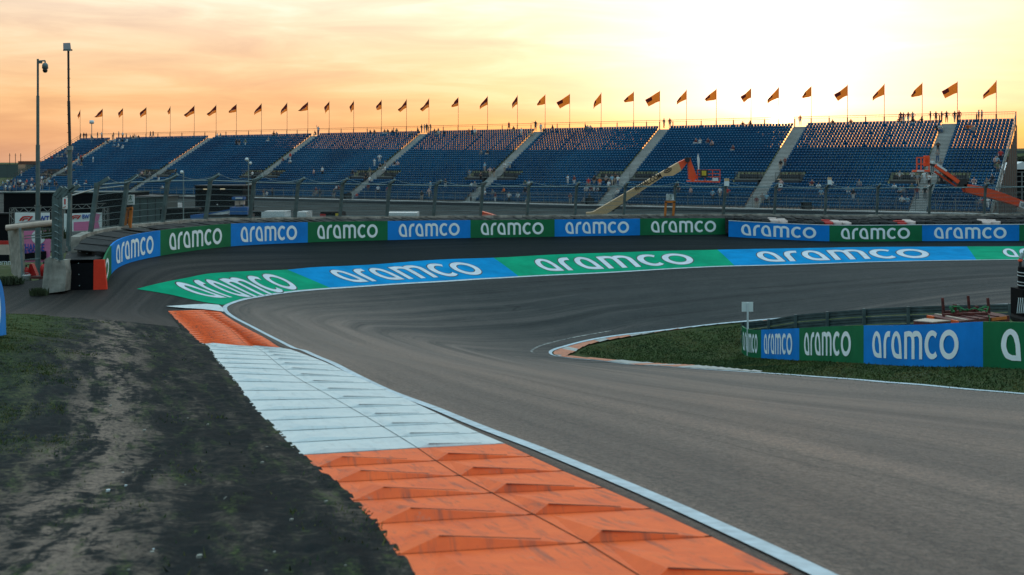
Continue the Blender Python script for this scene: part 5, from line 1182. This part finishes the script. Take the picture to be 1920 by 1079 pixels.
mb.tube((0, 0, zof(282,d)-zb_), (0, 0, zof(274,d)-zb_), .16, 'galv', 10); mb.build('mast', r_)
mb = MB()
for k in range(8): z = zof(130+k*17, d)-zb_; mb.bar((-.14, 0, z), (.02, 0, z), .03, 'scaf')
mb.build('climbing_step', r_)
mb = MB(); z = zof(92,d)-zb_; P_ = [Vector((xof(a, d), d+e, zof(b_, d)))-o for a, b_, e in ((114.5,80,.25),(128,79.5,.25),(136,93,-.2),(121.5,93.5,-.2))]; mb.prism(P_, (0, .03, -.05), 'solar'); mb.build('solar_panel', r_)
mb = MB(); mb.bar(P_[2]+Vector((0, 0, -.06)), P_[3]+Vector((0, 0, -.06)), .06, 'galv'); mb.bar((-.14, 0, z-.08), (.12, 0, z-.06), .08, 'scaf'); mb.build('bracket', r_)
for px, y0, y1, d, lb, nm in ((344,320,395,82.,'thin pale camera pole left of the black stage box','camera_pole'), (466,296,392,80.,'thin pale pole with two lamps right of the black stage box','lamp_pole'), (172,228,262,236.,'small lamp on a thin pole at the far left end of the stand','lamp_pole')):
    zb_ = -6.9 if d < 100 else 5.; o = Vector((xof(px, d), d, zb_)); r_ = empty(nm, o, lb, 'pole'); zt_ = zof(y0, d)-zb_
    mb = MB(); mb.tube((0, 0, 0), (0, 0, zt_), .045 if d < 100 else .08, 'galv', 8); mb.build('pole', r_)
    mb = MB(); mb.lathe((-.12 if d < 100 else 0, 0, zt_), [(0, .0), (.12, -.03), (.15, -.15), (.1, -.25), (0, -.28)] if d < 100 else [(0, .3), (.5, .2), (.5, -.5), (0, -.6)], 'white_body', 10); mb.build('lamp_head', r_, True)
    if px == 466: mb = MB(); mb.lathe((.14, 0, zt_-.3), [(0, .0), (.1, -.03), (.12, -.15), (0, -.25)], 'white_body', 10); mb.build('lamp_head', r_, True)
# ------------------------------------------------------------------ left end of the barrier
d = 43.; z0 = Hf(xof(160,d), d)
def solid(name, label, cat, pts_px, d, depth, m, zbase=None):
    o = Vector((xof(pts_px[0][0], d), d, zof(max(p[1] for p in pts_px), d))); mb = MB(); mb.prism([Vector((xof(a, d), d, zof(b_, d)))-o for a, b_ in pts_px], (0, depth, 0), m); q_ = mb.build(name); q_.location = o
    return tag(q_, label, cat)
d = 42.4; o = Vector((xof(122,d), d, zof(546,d))); r_ = empty('barrier_end_block', o, 'black belted tyre block with an orange red end panel closing the barrier', 'barrier')
L = lambda px, py, dy=0.: at(px, py, d+dy)-o
mb = MB(); mb.prism([L(122,488), L(176,487), L(176,544), L(120,547)], (0, 1.4, 0), 'black'); mb.build('rubber_panel', r_)
mb = MB(); mb.prism([L(175.5,488,-.03), L(195,487,-.03), L(200,543,-.03), L(175,544,-.03)], (0, .12, 0), 'orange_panel'); mb.build('end_panel', r_)
for y in (494, 515, 536): mb = MB(); mb.tube(L(147+(y-494)*.05, y, -.04), L(147+(y-494)*.05, y, 0.), .022, 'galv', 8); mb.build('bolt', r_)
mb = MB()
mb2 = MB(); mb2.prism([L(120,490,0), L(176,487,0), L(190,484,.6), L(186,458,2.6), L(213,447,4.4), L(180,450,4.6), L(125,474,2.2)], (0, 0, -.12), 'rubber'); mb2.build('rubber_cover', r_)
for a, b_, c in ((150,478,.8),(128,484,.3),(139,471,2.),(170,470,2.),(148,466,2.6),(178,462,2.8),(163,482,.7)): mb.tube(L(a, b_-6, c-.4), L(a, b_-6.8, c-.4), .02, 'galv', 6)
mb.build('cover_bolt', r_)
for (P, d, lb) in (([(78,548),(84,486),(93,482),(101,486),(104,512),(108,549)], unp(92,549)[1], 'rear weathered jersey barrier section at the fence end'), ([(87,551),(91,530),(97,508),(100,490),(121,488),(124,512),(122,546)], unp(104,550)[1]-.2, 'front concrete jersey barrier section beside the black end block')):
    o_ = solid('jersey_barrier', lb, 'barrier', P, d, .6, 'concrete')
# fence end gate
d = 42.; o = Vector((xof(108,d), d, -4.6)); r_ = empty('fence_end_gate', o, 'steel mesh gate section with curved bars at the left end of the debris fence', 'gate')
L = lambda px, py, dy=0.: at(px, py, d+dy)-o
for pp in ([(101,485),(102,368),(116,351)], [(115,522),(114.5,371),(140,348)], [(128,462),(131,360),(149,348)], [(108,486),(108,372),(124,352)]):
    mb = MB(); 
    for a, b_ in zip(pp[:-1], pp[1:]): mb.bar(L(*a), L(*b_), .13, 'post', .13, up=(0, 1, 0))
    mb.build('post', r_)
for k in range(9):
    y = 384+k*12.5; mb = MB(); mb.path([L(101+14*u, y+5*u*u*2, -.2*math.sin(math.pi*u)) for u in np.linspace(0, 1, 6)], .018, 'galv', 5); mb.build('curved_bar', r_)
V = [tuple(L(*q_)) for q_ in ((101,370),(115,372),(115,490),(101,486))]; me = npmesh('wire_netting', V, [(0, 1, 2, 3)], ['mesh']); setattr3(me, [(0, 2.4, 0), (.3, 2.4, 0), (.3, 0, 0), (0, 0, 0)]); link('wire_netting', me, r_)
mb = MB(); mb.tube(L(108,374), L(176,355,6), .035, 'galv', 8); mb.tube(L(176,355,6), L(232,349,9), .035, 'galv', 8); mb.build('top_tube', r_)
# marshal shelter
d = 45.; o = Vector((xof(40,d), d, zof(533,d))); r_ = empty('marshal_shelter', o, 'small shelter with a pale concrete side wall and rolled awning over red equipment', 'shelter')
L = lambda px, py, dy=0.: at(px, py, d+dy)-o
mb = MB(); mb.prism([L(14,429,1.), L(38,428), L(42,532), L(21,512,1.)], (-.02, .35, 0), 'concrete'); mb.build('side_wall', r_)
mb = MB(); mb.bar(L(38,428), L(43,533), .07, 'galv'); mb.build('corner_post', r_)
mb = MB(); mb.tube(L(12,428,.2), L(99,418,.4), .13, 'wood', 12); mb.build('rolled_awning', r_)
mb = MB(); mb.prism([L(12,425,.3), L(40,424,.3), L(99,416,2.2), L(60,415,2.4)], (0, 0, .05), 'scaf'); mb.build('roof', r_)
for y in (444, 449): mb = MB(); mb.bar(L(40,y,.5), L(98,y-7,.8), .04, 'galv'); mb.build('cross_tube', r_)
mb = MB(); mb.bar(L(42,488,.3), L(74,485,.3), .05, 'galv'); mb.build('shelf_rail', r_)
for i, (px, py) in enumerate(((49, 511), (82, 505))):
    p = L(px, py+6, .4)+o; e = empty('fire_extinguisher', p, ('red fire extinguisher beside the white bucket in the shelter', 'red fire extinguisher next to the rear jersey barrier')[i], 'extinguisher')
    mb = MB(); mb.lathe((0, 0, -.2), [(0, 0), (.13, .01), (.14, .42), (.09, .52), (.03, .56), (0, .56)], 'red', 12); mb.build('cylinder', e, True)
    mb = MB(); mb.tube((0, 0, .36), (0, 0, .44), .03, 'scaf'); mb.bar((-.03, 0, .44), (.12, 0, .46), .03, 'scaf'); mb.build('valve_handle', e)
mb = MB(); p = L(64, 515, .5)+o; mb.prism([(-.28, 0, 0), (-.05, 0, 0), (.10, 0, .1), (-.1, 0, .6), (-.2, 0, .6)], (0, .25, 0), 'red'); q_ = mb.build('equipment_bag'); q_.location = p-Vector((0, 0, .15)); tag(q_, 'tall red equipment bag leaning between the extinguishers', 'bag')
mb = MB(); p = L(66, 520, .3)+o; mb.frame((0, 0, 0), (.45, 0, 0), (0, .25, 0), (0, 0, .05), 'rust'); mb.frame((-.3, 0, -.1), (.05, 0, 0), (0, .2, 0), (0, 0, .1), 'scaf'); mb.frame((.3, 0, -.1), (.05, 0, 0), (0, .2, 0), (0, 0, .1), 'scaf'); q_ = mb.build('equipment_tray'); q_.location = p; tag(q_, 'low red tray under the equipment bag', 'tray')
p = Vector((xof(50,44.), 44., zof(532,44.))); e = empty('bucket', p, 'white plastic bucket standing at the shelter post', 'bucket'); mb = MB(); mb.lathe((0, 0, 0), [(0, 0), (.13, 0), (.16, .34), (.17, .35), (.15, .34), (.12, .03), (0, .03)], 'bucket', 14); mb.build('tub', e, True); mb = MB(); mb.path([(.16*math.cos(a), 0, .34+.1*math.sin(a)) for a in np.linspace(0, math.pi, 8)], .008, 'galv', 4); mb.build('handle', e)
# weeds
def weed(px, py, d, n, h, w_, lab):
    o = Vector((xof(px,d), d, Hf(xof(px,d), d))); mb = MB()
    for k in range(n):
        a = random.uniform(0, 6.28); r = random.uniform(0, w_); b_ = Vector((r*math.cos(a), r*math.sin(a)*.5, 0)); hh = h*random.uniform(.4, 1.); tl = Vector((random.uniform(-.5, .5)*hh, random.uniform(-.4, .4)*hh, hh)); s_ = Vector((random.uniform(-.03, .03), random.uniform(-.02, .02), 0))+Vector((.012, 0, 0))
        mb.add([b_-s_, b_+s_, b_+tl*.6+s_*1.3, b_+tl], [(0, 1, 2, 3)], 'leaf')
    q_ = mb.build('weed_clump'); q_.location = o; tag(q_, lab, 'plant')
weed(16, 530, 43.2, 600, .36, .6, 'weed clump against the concrete wall of the shelter at the far left')
weed(73, 544, 41.8, 350, .34, .35, 'weed clump between the bucket and the jersey barrier')
weed(102, 470, 52, 400, .6, .6, 'tall dry weeds behind the jersey barriers')
# ------------------------------------------------------------------ truss banners
def truss(mb, a, b_, s_=.28, w_=.035, m='steel_light'):
    a, b_ = Vector(a), Vector(b_); dd = (b_-a); n = max(2, int(dd.length/s_)); up_ = Vector((0, 0, 1)) if abs(dd.normalized().z) < .5 else Vector((1, 0, 0))
    for e in (0, 1):
        for y in (0, s_): mb.bar(a+up_*s_*e+Vector((0, y, 0)), b_+up_*s_*e+Vector((0, y, 0)), w_, m)
    for k in range(n): p = a+dd*k/n; q_ = a+dd*(k+1)/n; mb.bar(p+(up_*s_ if k % 2 else Vector()), q_+(Vector() if k % 2 else up_*s_), w_*.8, m)
def f1logo(parent, loc, s_):
    polyobj('logo_mark', [(-1.0, -.42), (-.72, 0.02), (-.40, .34), (.0, .42), (1.02, .42), (.82, .20), (.02, .20), (-.22, .12), (-.45, -.10), (-.66, -.42)], s_, loc, 'red', parent)
    polyobj('logo_mark', [(-.52, -.42), (-.30, -.08), (-.10, .03), (.10, .05), (.68, .05), (.50, -.14), (.06, -.14), (-.08, -.18), (-.26, -.42)], s_, loc, 'red', parent)
    polyobj('logo_mark', [(.42, -.42), (1.10, .42), (1.45, .42), (.78, -.42)], s_, loc, 'red', parent)
d = 66.; o = Vector((xof(58,d), d, -5.6)); r_ = empty('truss_banner', o, 'white banner with red F1 mark on a silver truss left of the camera mast', 'banner')
L = lambda px, py, dy=0.: at(px, py, d+dy)-o
mb = MB(); truss(mb, L(18,399), L(98,397)); truss(mb, L(18,425), L(18,392)); truss(mb, L(97,425), L(97,392)); mb.bar(L(19,425,.1), L(19,480,.1), .1, 'steel_light'); mb.bar(L(99,425,.1), L(99,480,.1), .1, 'steel_light'); mb.build('truss', r_)
mb = MB(); mb.prism([L(28,399,-.08), L(93,399,-.08), L(93,424,-.08), L(28,424,-.08)], (0, .04, 0), 'sign_white'); mb.build('banner_cloth', r_)
f1logo(r_, L(46.5,410,-.1), .36); textobj('BWT', .36, 'navy', r_, L(80,410.5,-.11), width=.62*1.3, bold=.02)
d = 64.; o = Vector((xof(65,d), d, -5.6)); r_ = empty('pink_banner', o, 'pink banner reading CHANGE in blue under the white truss banner', 'banner')
mb = MB(); mb.prism([L(38,434), L(95,432), L(93,492), L(38,492)], (0, .05, 0), 'pink')
pk = MB(); LL = lambda px, py, dy=0.: at(px, py, d+dy)-o
pk.prism([LL(38,434), LL(95,432), LL(93,492), LL(38,492)], (0, .05, 0), 'pink'); pk.build('banner_cloth', r_)
textobj('CHANGE', .46, 'navy', r_, LL(61,464.5,-.02), width=1.42, bold=.02); textobj('THE WORLD', .22, 'navy', r_, LL(58,473,-.02), width=1.2, bold=.02)
mb = MB(); mb.lathe((0, 0, 0), [(.42, 0), (.42, .01), (0, .01)], 'white_body', 24); q_ = mb.build('white_disc', r_); q_.rotation_euler.x = math.radians(90); q_.location = LL(72,445,-.02)
mb = MB(); mb.prism([LL(38,477,-.08), LL(86,471,-.08), LL(86,487,-.08), LL(38,488,-.08)], (0, .05, 0), 'black'); mb.build('black_skirt', r_)
d = 70.; o = Vector((xof(158,d), d, -5.7)); r_ = empty('truss_banner', o, 'second truss banner with red F1 mark and pink figure pattern behind the fence', 'banner')
mb = MB(); truss(mb, LL(120,393), LL(195,390)); truss(mb, LL(193,445), LL(193,390)); mb.bar(LL(120,445,.1), LL(196,447,.1), .06, 'steel_light'); mb.bar(LL(194,447,.1), LL(194,475,.1), .09, 'steel_light'); mb.bar(LL(121,392,.1), LL(121,475,.1), .09, 'steel_light'); mb.build('truss', r_)
mb = MB(); mb.prism([LL(120,401,-.08), LL(191,399,-.08), LL(191,433,-.08), LL(120,435,-.08)], (0, .04, 0), 'sign_white'); mb.build('banner_cloth', r_)
mb = MB(); mb.prism([LL(138,417,-.1), LL(172,415,-.1), LL(178,400,-.1), LL(188,402,-.1), LL(184,416,-.1), LL(188,432,-.1), LL(138,433.5,-.1)], (0, .01, 0), 'pink'); mb.build('pink_pattern', r_)
f1logo(r_, LL(140,407.5,-.12), .30); textobj('BWT', .28, 'navy', r_, LL(163,406.5,-.13), width=.6, bold=.02)
# red and cream roadside board at the far left
d = 60.; o = Vector((xof(6,d), d, -5.6)); r_ = empty('trackside_board', o, 'red, cream and black striped board low at the far left edge', 'board')
for y0, y1, m, nm in ((452,459,'red','red_band'), (459,478,'wood','cream_band'), (478,493,'black','black_band')):
    mb = MB(); mb.prism([LL(-60,y0), LL(16,y0), LL(17,y1), LL(-60,y1)], (0, .08, 0), m); mb.build(nm, r_)
textobj('ernn', .2, 'white_paint', r_, LL(8,493.5,-.03), width=.7)
# ------------------------------------------------------------------ paddock buildings and vehicles
def hall(name, label, cat, px0, px1, py, d, depth, m, trim='scaf', gzz=-7.0, panels=0):
    x0, x1, z = xof(px0, d), xof(px1, d), zof(py, d); o = Vector(((x0+x1)/2, d+depth/2, gzz)); r_ = empty(name, o, label, cat); h_ = z-gzz; w_ = x1-x0
    mb = MB(); mb.frame((0, 0, h_/2), (w_/2, 0, 0), (0, depth/2, 0), (0, 0, h_/2), m); 
    for k in range(panels): mb.frame((-w_/2+w_*(k+.5)/panels+w_/panels/2, -depth/2-.01, h_/2), (.04, 0, 0), (0, .02, 0), (0, 0, h_/2-.1), trim) if k < panels-1 else None
    mb.build('wall', r_); mb = MB(); mb.frame((0, 0, h_+.06), (w_/2+.1, 0, 0), (0, depth/2+.1, 0), (0, 0, .06), trim); mb.build('roof', r_); return r_, h_, w_
hall('event_pavilion', 'low black pavilion below the crowd at the far left', 'pavilion', 7, 245, 362.5, 118., 6., 'black', 'container')
hall('cabin', 'teal grey cladded cabin behind the orange frame at the left', 'cabin', 248, 306, 371, 92., 4., 'container', 'scaf', panels=4)
r_, h_, w_ = hall('stage_box', 'black open stage box with two lamps in front of the stand', 'stage', 366, 455, 350, 112., 5., 'black', 'scaf')
for fx in (-.28, .08): mb = MB(); mb.frame((w_*fx, -2.56, h_-.28), (.26, 0, 0), (0, .03, 0), (0, 0, .05), 'lamp'); mb.build('lamp', r_)
for fx in (-.22, -.03): mb = MB(); mb.frame((w_*fx, -2.56, h_-1.9), (.06, 0, 0), (0, .03, 0), (0, 0, .06), 'white_body'); mb.build('fixture', r_)
hall('low_black_hoarding', 'long low black hoarding behind the wall left of the blue lift', 'hoarding', 300, 372, 393, 84., .4, 'black', 'scaf')
hall('low_black_hoarding', 'low black hoarding right of the blue lift', 'hoarding', 432, 490, 398, 86., .4, 'black', 'scaf')
hall('dark_screen_wall', 'dark screen wall left of the shelter behind the pale board', 'wall', -80, 16, 402, 90., .4, 'black', 'scaf')
def truck(px0, px1, py, d, label, cab=True, m='white_body', gzz=-7.0, name='truck'):
    x0, x1, z = xof(px0, d), xof(px1, d), zof(py, d); o = Vector(((x0+x1)/2, d, gzz)); h_, w_ = z-gzz, x1-x0; r_ = empty(name, o, label, name); lc = min(1.6, w_*.3)
    mb = MB(); mb.frame((-lc/2, 1.2, h_/2+.4), ((w_-lc)/2, 0, 0), (0, 1.2, 0), (0, 0, h_/2-.4), m); mb.build('cargo_box', r_)
    mb = MB(); mb.prism([(w_/2-lc+.05, .05, .5), (w_/2, .05, .5), (w_/2, .05, 1.5), (w_/2-.35, .05, h_*.78), (w_/2-lc+.05, .05, h_*.82)], (0, 2.2, 0), m); c_ = mb.build('cab', r_)
    mb = MB(); mb.prism([(w_/2-lc*.7, .03, 1.5), (w_/2-.1, .03, 1.5), (w_/2-.4, .03, h_*.72), (w_/2-lc*.7, .03, h_*.72)], (0, -.02, 0), 'glass'); mb.build('window', c_)
    for x in (-w_*.35, -w_*.15, w_*.38): mb = MB(); mb.tube((x, .0, .48), (x, .3, .48), .48, 'rubber', 14); mb.build('wheel', r_)
truck(490, 552, 397.5, 82., 'white truck body left of the small white van behind the fence')
truck(724, 806, 399.5, 86., 'long white truck behind the fence below the fourth stairway')
truck(556, 582, 398, 80., 'small white van with red markings behind the fence', name='van')
truck(312, 337, 382, 122., 'white van beside the cladded cabin', name='van')
# dark racing car transporter with red and yellow marks
d = 84.; gzz = -7.; o = Vector((xof(615,d), d, gzz)); r_ = empty('recovery_truck', o, 'dark recovery truck with red and yellow marks under the third stairway', 'truck'); h_ = zof(398,d)-gzz
mb = MB(); mb.prism([(-.9, 0, .5), (1.9, 0, .5), (1.0, 0, h_), (-.6, 0, h_)], (0, 2.2, 0), 'black'); mb.build('cab', r_)
mb = MB(); mb.bar((.95, -.05, h_+.03), (1.85, -.05, .6), .1, 'white_body'); mb.build('white_strut', r_); mb = MB(); mb.frame((-.4, -.03, h_-.35), (.22, 0, 0), (0, .02, 0), (0, 0, .2), 'red'); mb.build('red_mark', r_); mb = MB(); mb.frame((.75, -.03, h_-.3), (.16, 0, 0), (0, .02, 0), (0, 0, .2), 'yellow'); mb.build('yellow_mark', r_)
for x in (-.5, 1.3): mb = MB(); mb.tube((x, -.05, .45), (x, .3, .45), .45, 'rubber', 14); mb.build('wheel', r_)
mb = MB(); d = 82.; p = Vector((xof(912,d), d, -7.)); hh = zof(396.5,d)+7
mb.prism([(-.55, 0, 0), (.75, 0, 0), (.75, 0, hh-.36), (.0, 0, hh-.12), (-.5, 0, hh)], (0, 1.4, 0), 'lift_red'); q_ = mb.build('orange_cover'); q_.location = p; tag(q_, 'orange tarpaulin covered machine behind the fence left of centre', 'cover')
# blue and white folded lift
d = 74.; o = Vector((xof(420,d), d, -6.8)); r_ = empty('telescopic_lift', o, 'blue and white telescopic lift lying low in front of the black stage', 'boom lift')
L = lambda px, py, dy=0.: at(px, py, d+dy)-o
mb = MB(); mb.prism([L(357,404), L(384,401), L(384,413), L(357,414)], (0, .8, 0), 'mach_blue'); mb.build('rear_housing', r_)
mb = MB(); mb.bar(L(384,406,.3), L(438,396,.3), .4, 'white_body', .2); mb.build('boom', r_); mb = MB(); mb.bar(L(384,402.5,.25), L(438,392.5,.25), .35, 'mach_blue', .08); mb.build('blue_stripe', r_); mb = MB(); mb.bar(L(376,415,.2), L(436,402,.2), .12, 'white_body', .1); mb.build('lower_arm', r_)
mb = MB(); mb.frame(L(450,398,.3), (.6, 0, 0), (0, .4, 0), (0, 0, .35), 'mach_blue'); mb.build('turret', r_)
mb = MB(); mb.frame(L(448,372,.3), (.42, 0, 0), (0, .3, 0), (0, 0, .09), 'mach_blue'); mb.frame(L(448,372,-.02), (.24, 0, 0), (0, .01, 0), (0, 0, .05), 'white_body'); mb.bar(L(441,372,.3), L(441,396,.3), .05, 'mach_blue'); mb.bar(L(457,372,.3), L(457,396,.3), .05, 'mach_blue'); mb.build('canopy', r_)
mb = MB(); mb.frame(L(446,381,.3), (.16, 0, 0), (0, .2, 0), (0, 0, .16), 'wood'); mb.frame(L(455,380,.3), (.12, 0, 0), (0, .2, 0), (0, 0, .14), 'wood'); mb.build('seat_back', r_)
mb = MB(); mb.frame(L(430,410,.6), (1.6, 0, 0), (0, .7, 0), (0, 0, .3), 'scaf'); mb.frame((0, .6, 1.4), (1.2, 0, 0), (0, .6, 0), (0, 0, .9), 'scaf'); mb.build('chassis', r_)
for x in (-1., 1.2): mb = MB(); mb.tube((x, -.1, .4), (x, .3, .4), .4, 'rubber', 14); mb.build('wheel', r_)
# speaker boxes on the stand front
for px, py, d, lb in ((1512,393,144,'black loudspeaker box on the stand walkway below the seventh stairway'), (652,394,200,'black loudspeaker box on the stand walkway below the fourth block'), (1106,388,170,'dark equipment box on the stand walkway under the sixth block')):
    t_ = t_of(px, 0, -.7); p = sp(t_, 0, -.7); mb = MB(); mb.frame((0, 0, .55), (.7, 0, 0), (0, .3, 0), (0, 0, .5), 'black'); mb.frame((0, -.31, .55), (.55, 0, 0), (0, .01, 0), (0, 0, .38), 'scaf'); q_ = mb.build('loudspeaker'); q_.location = (p.x, p.y, -6.3); tag(q_, lb, 'loudspeaker')
mb = MB(); mb.prism([(-150, 86, -6.99), (130, 86, -6.99), (130, 330, -6.99), (-150, 330, -6.99)], (0, 0, .06), 'paving'); tag(mb.build('paddock_ground'), kind='structure')
# ------------------------------------------------------------------ horizon
hall('distant_building', 'brown brick building on the horizon at the far left', 'building', 34, 78, 303, 560., 25., 'brick', 'brick', -7)
hall('distant_hall', 'long dark hall on the horizon left of the brown building', 'building', -90, 34, 309, 540., 25., 'container', 'scaf', -7, 6)
hall('distant_hall', 'pale long hall on the horizon right of the stand', 'building', 1895, 2100, 283, 620., 30., 'container', 'wallcap', -7)
for px in (6, 17, 27):
    mb = MB(); mb.tube((0, 0, 0), (0, 0, 5.5), .15, 'scaf', 6); mb.bar((-.5, 0, 4.6), (.5, 0, 4.6), .1, 'scaf'); q_ = mb.build('antenna'); q_.location = (xof(px,545), 552, zof(308,545)); tag(q_, '%s thin antenna on the roof of the dark hall at far left' % {6:'leftmost',17:'middle',27:'rightmost'}[px], 'antenna', 'antennas on the dark hall')
def tree(px, d, h_, w_, lab, gzz=-7., seed=0):
    r = np.random.default_rng(seed); o = Vector((xof(px,d), d, gzz)); e = empty('tree', o, lab, 'tree', 'trees on the horizon'); mb = MB(); mb.tube((0, 0, 0), (0, 0, h_*.6), w_*.05, 'trunk', 7, w_*.02)
    for k in range(4): a = k*1.6; mb.tube((0, 0, h_*.4), (math.cos(a)*w_*.3, math.sin(a)*w_*.3, h_*.75), w_*.02, 'trunk', 5, w_*.008)
    mb.build('trunk', e); n = 1500; cc = r.normal(0, .28, (14, 3))*[w_, w_, h_*.5]+[0, 0, h_*.66]; c = cc[r.integers(0, 14, n)]+r.normal(0, .11, (n, 3))*[w_, w_, h_*.7]; c[:, 2] = np.clip(c[:, 2], h_*.15, h_)
    s_ = w_*.045; a = r.normal(0, s_, (n, 4, 3)); V = (c[:, None]+a).reshape(-1, 3); me = npmesh('crown', V, np.arange(n*4).reshape(n, 4), ['hedge']); link('crown', me, e)
for i, (px, h_) in enumerate(((1898,10.5),(1912,11),(1928,10),(1945,11.5),(1880,9.5))): tree(px, 430+i*8, h_, 9., 'dark rounded tree on the horizon, %s from the right' % ordn[[2,1,0,0,3][i]] if i < 3 else 'dark tree %s' % ('outside the right edge on the horizon' if i == 3 else 'half hidden behind the right end of the stand'), seed=i)
p = Vector((xof(1918,260), 260, -7)); e = empty('event_tent', p, 'white peaked tent right of the grandstand', 'tent'); mb = MB(); zz = zof(308,260)+7; mb.prism([(-5, 0, zz-1.6), (5, 0, zz-1.6), (0, 0, zz+.6)], (0, 8, 0), 'white_body'); mb.build('roof', e); mb = MB(); mb.frame((0, 4, (zz-1.6)/2), (4.8, 0, 0), (0, 3.9, 0), (0, 0, (zz-1.6)/2), 'white_body'); mb.build('wall', e)
d = 185.; o = Vector((xof(1925,d), d, -7)); r_ = empty('equipment_rack', o, 'dark scaffold rack with pale bars at the right edge behind the stand', 'scaffold'); L = lambda px, py, dy=0.: at(px, py, d+dy)-o
mb = MB(); mb.prism([L(1900,318,1), L(1990,318,1), L(1990,385,1), L(1900,385,1)], (0, .5, 0), 'black'); mb.build('backing_panel', r_)
mb = MB(); mb.prism([L(1900,311,.2), L(1990,311,.2), L(1990,317,.2), L(1900,317,.2)], (0, 2, 0), 'white_body'); mb.build('white_roof', r_)
for x in (1916, 1932): mb = MB(); mb.bar(L(x,322), L(x,385), .18, 'steel_light'); mb.build('upright', r_)
for y in (323, 331, 341, 351, 360): mb = MB(); mb.bar(L(1904,y), L(1990,y), .14, 'steel_light'); mb.build('crossbar', r_)
# ------------------------------------------------------------------ grass blades
def blades(name, pts, hmin, hmax, m, zoff=0., wd=.006):
    n = len(pts); z = H(pts[:, 0], pts[:, 1])+zoff; b_ = np.c_[pts, z]; h_ = rng.uniform(hmin, hmax, n)*rng.uniform(.5, 1, n); a = rng.uniform(0, 6.28, n); w_ = wd*(1+pts[:, 1]/14.)
    s_ = np.c_[np.cos(a)*w_, np.sin(a)*w_, np.zeros(n)]; tp = b_+np.c_[rng.normal(0, .45, n)*h_, rng.normal(0, .45, n)*h_, h_]
    V = np.stack([b_-s_, b_+s_, tp], 1).reshape(-1, 3); me = npmesh(name, V, np.arange(n*3).reshape(n, 3), [m]); return tag(link(name, me), kind='stuff')
M['blade'] = mat('grass_blade', (.070, .100, .028), .75, var=.3, scale=.6, spec=.2, c2=(.018, .044, .016)); M['blade_dry'] = mat('grass_blade_dry', (.12, .115, .035), .8, var=.3, scale=2, spec=.2, c2=(.05, .06, .02))
def inpoly(P, B):
    ins = np.zeros(len(P), bool); j = len(B)-1
    for i in range(len(B)):
        xi, yi = B[i]; xj, yj = B[j]; c = ((yi > P[:, 1]) != (yj > P[:, 1])) & (P[:, 0] < (xj-xi)*(P[:, 1]-yi)/(yj-yi+1e-12)+xi); ins ^= c; j = i
    return ins
vBa = np.array([tuple(x) for x in vB]); n = 620000
y = 3.2+28*rng.random(n)**1.6; x = rng.uniform(-.62, -.08, n)*y; P = np.c_[x, y]; P = P[inpoly(P, vBa)]; S_, V_ = klp.sv(P); V_ = np.abs(V_)
cl_ = np.sin(P[:, 0]*2.1+3*np.sin(P[:, 1]*.7))*np.sin(P[:, 1]*1.3+2*np.sin(P[:, 0]*1.1)); prob = np.clip((V_-2.65+cl_*.8)/1.0, 0, 1)+.05*(cl_ > .6)+.002
keep = rng.random(len(P)) < prob; P = P[keep]
blades('grass', P[:len(P)*3//4], .02, .06, 'blade', .0); blades('dry_grass', P[len(P)*3//4:], .02, .07, 'blade_dry', .0)
kB = np.array([unp(1082,662.7), unp(1103,650), unp(1175,636), unp(1271,621), unp(1390,609)]+[tuple(inner.p(u, -.05)[0]) for u in np.linspace(.5, inner.total, 30)]+[(19, 17)]+[tuple(Path(IN).p(Path(IN).sv([unp(px_, py_)])[0][0], .16)[0]) for px_, py_ in ((1920,740),(1671,719),(1535,708),(1420,700))]+[tuple(unp(1343,687)), tuple(unp(1240,681)), tuple(unp(1150,674))])
n = 230000; P = np.c_[rng.uniform(1, 20, n), rng.uniform(17, 56, n)]; P = P[inpoly(P, kB)]
sd_ = np.hypot(P[:, 0]-xof(1365,48.5), (P[:, 1]-48.5)*.6) < 1.1; P = P[~sd_ | (rng.random(len(P)) < .55)]
wv = np.sin(P[:, 0]*1.9+2*np.sin(P[:, 1]*.8))+np.sin(P[:, 1]*1.1+2*np.sin(P[:, 0]*1.3+1))+.5*np.sin(P[:, 0]*5.1)*np.sin(P[:, 1]*4.3); wv = wv+rng.normal(0, .55, len(P)); dry = wv > .75; thin = (wv < -1.5) & (rng.random(len(P)) < .6)
blades('infield_grass', P[~dry & ~thin], .03, .10, 'blade', -.04, .008); blades('infield_dry_grass', P[dry], .02, .07, 'blade_dry', -.04, .008)
# small stones on the verge
mb = MB()
for k in range(40):
    y = random.uniform(4.5, 16); x = random.uniform(-.42, -.12)*y; r = random.uniform(.004, .011)*(1+y*.04)
    if abs(klp.sv([(x, y)])[1][0]) < .1 or not inpoly(np.array([(x, y)]), vBa)[0]: continue
    z = Hf(x, y)+.03; mb.frame((x, y, z), (r, r*.3, 0), (-r*.3, r*.8, 0), (r*.2, 0, r*.6), 'white_paint' if k % 6 == 0 else 'concrete')
tag(mb.build('pebbles'), kind='stuff')
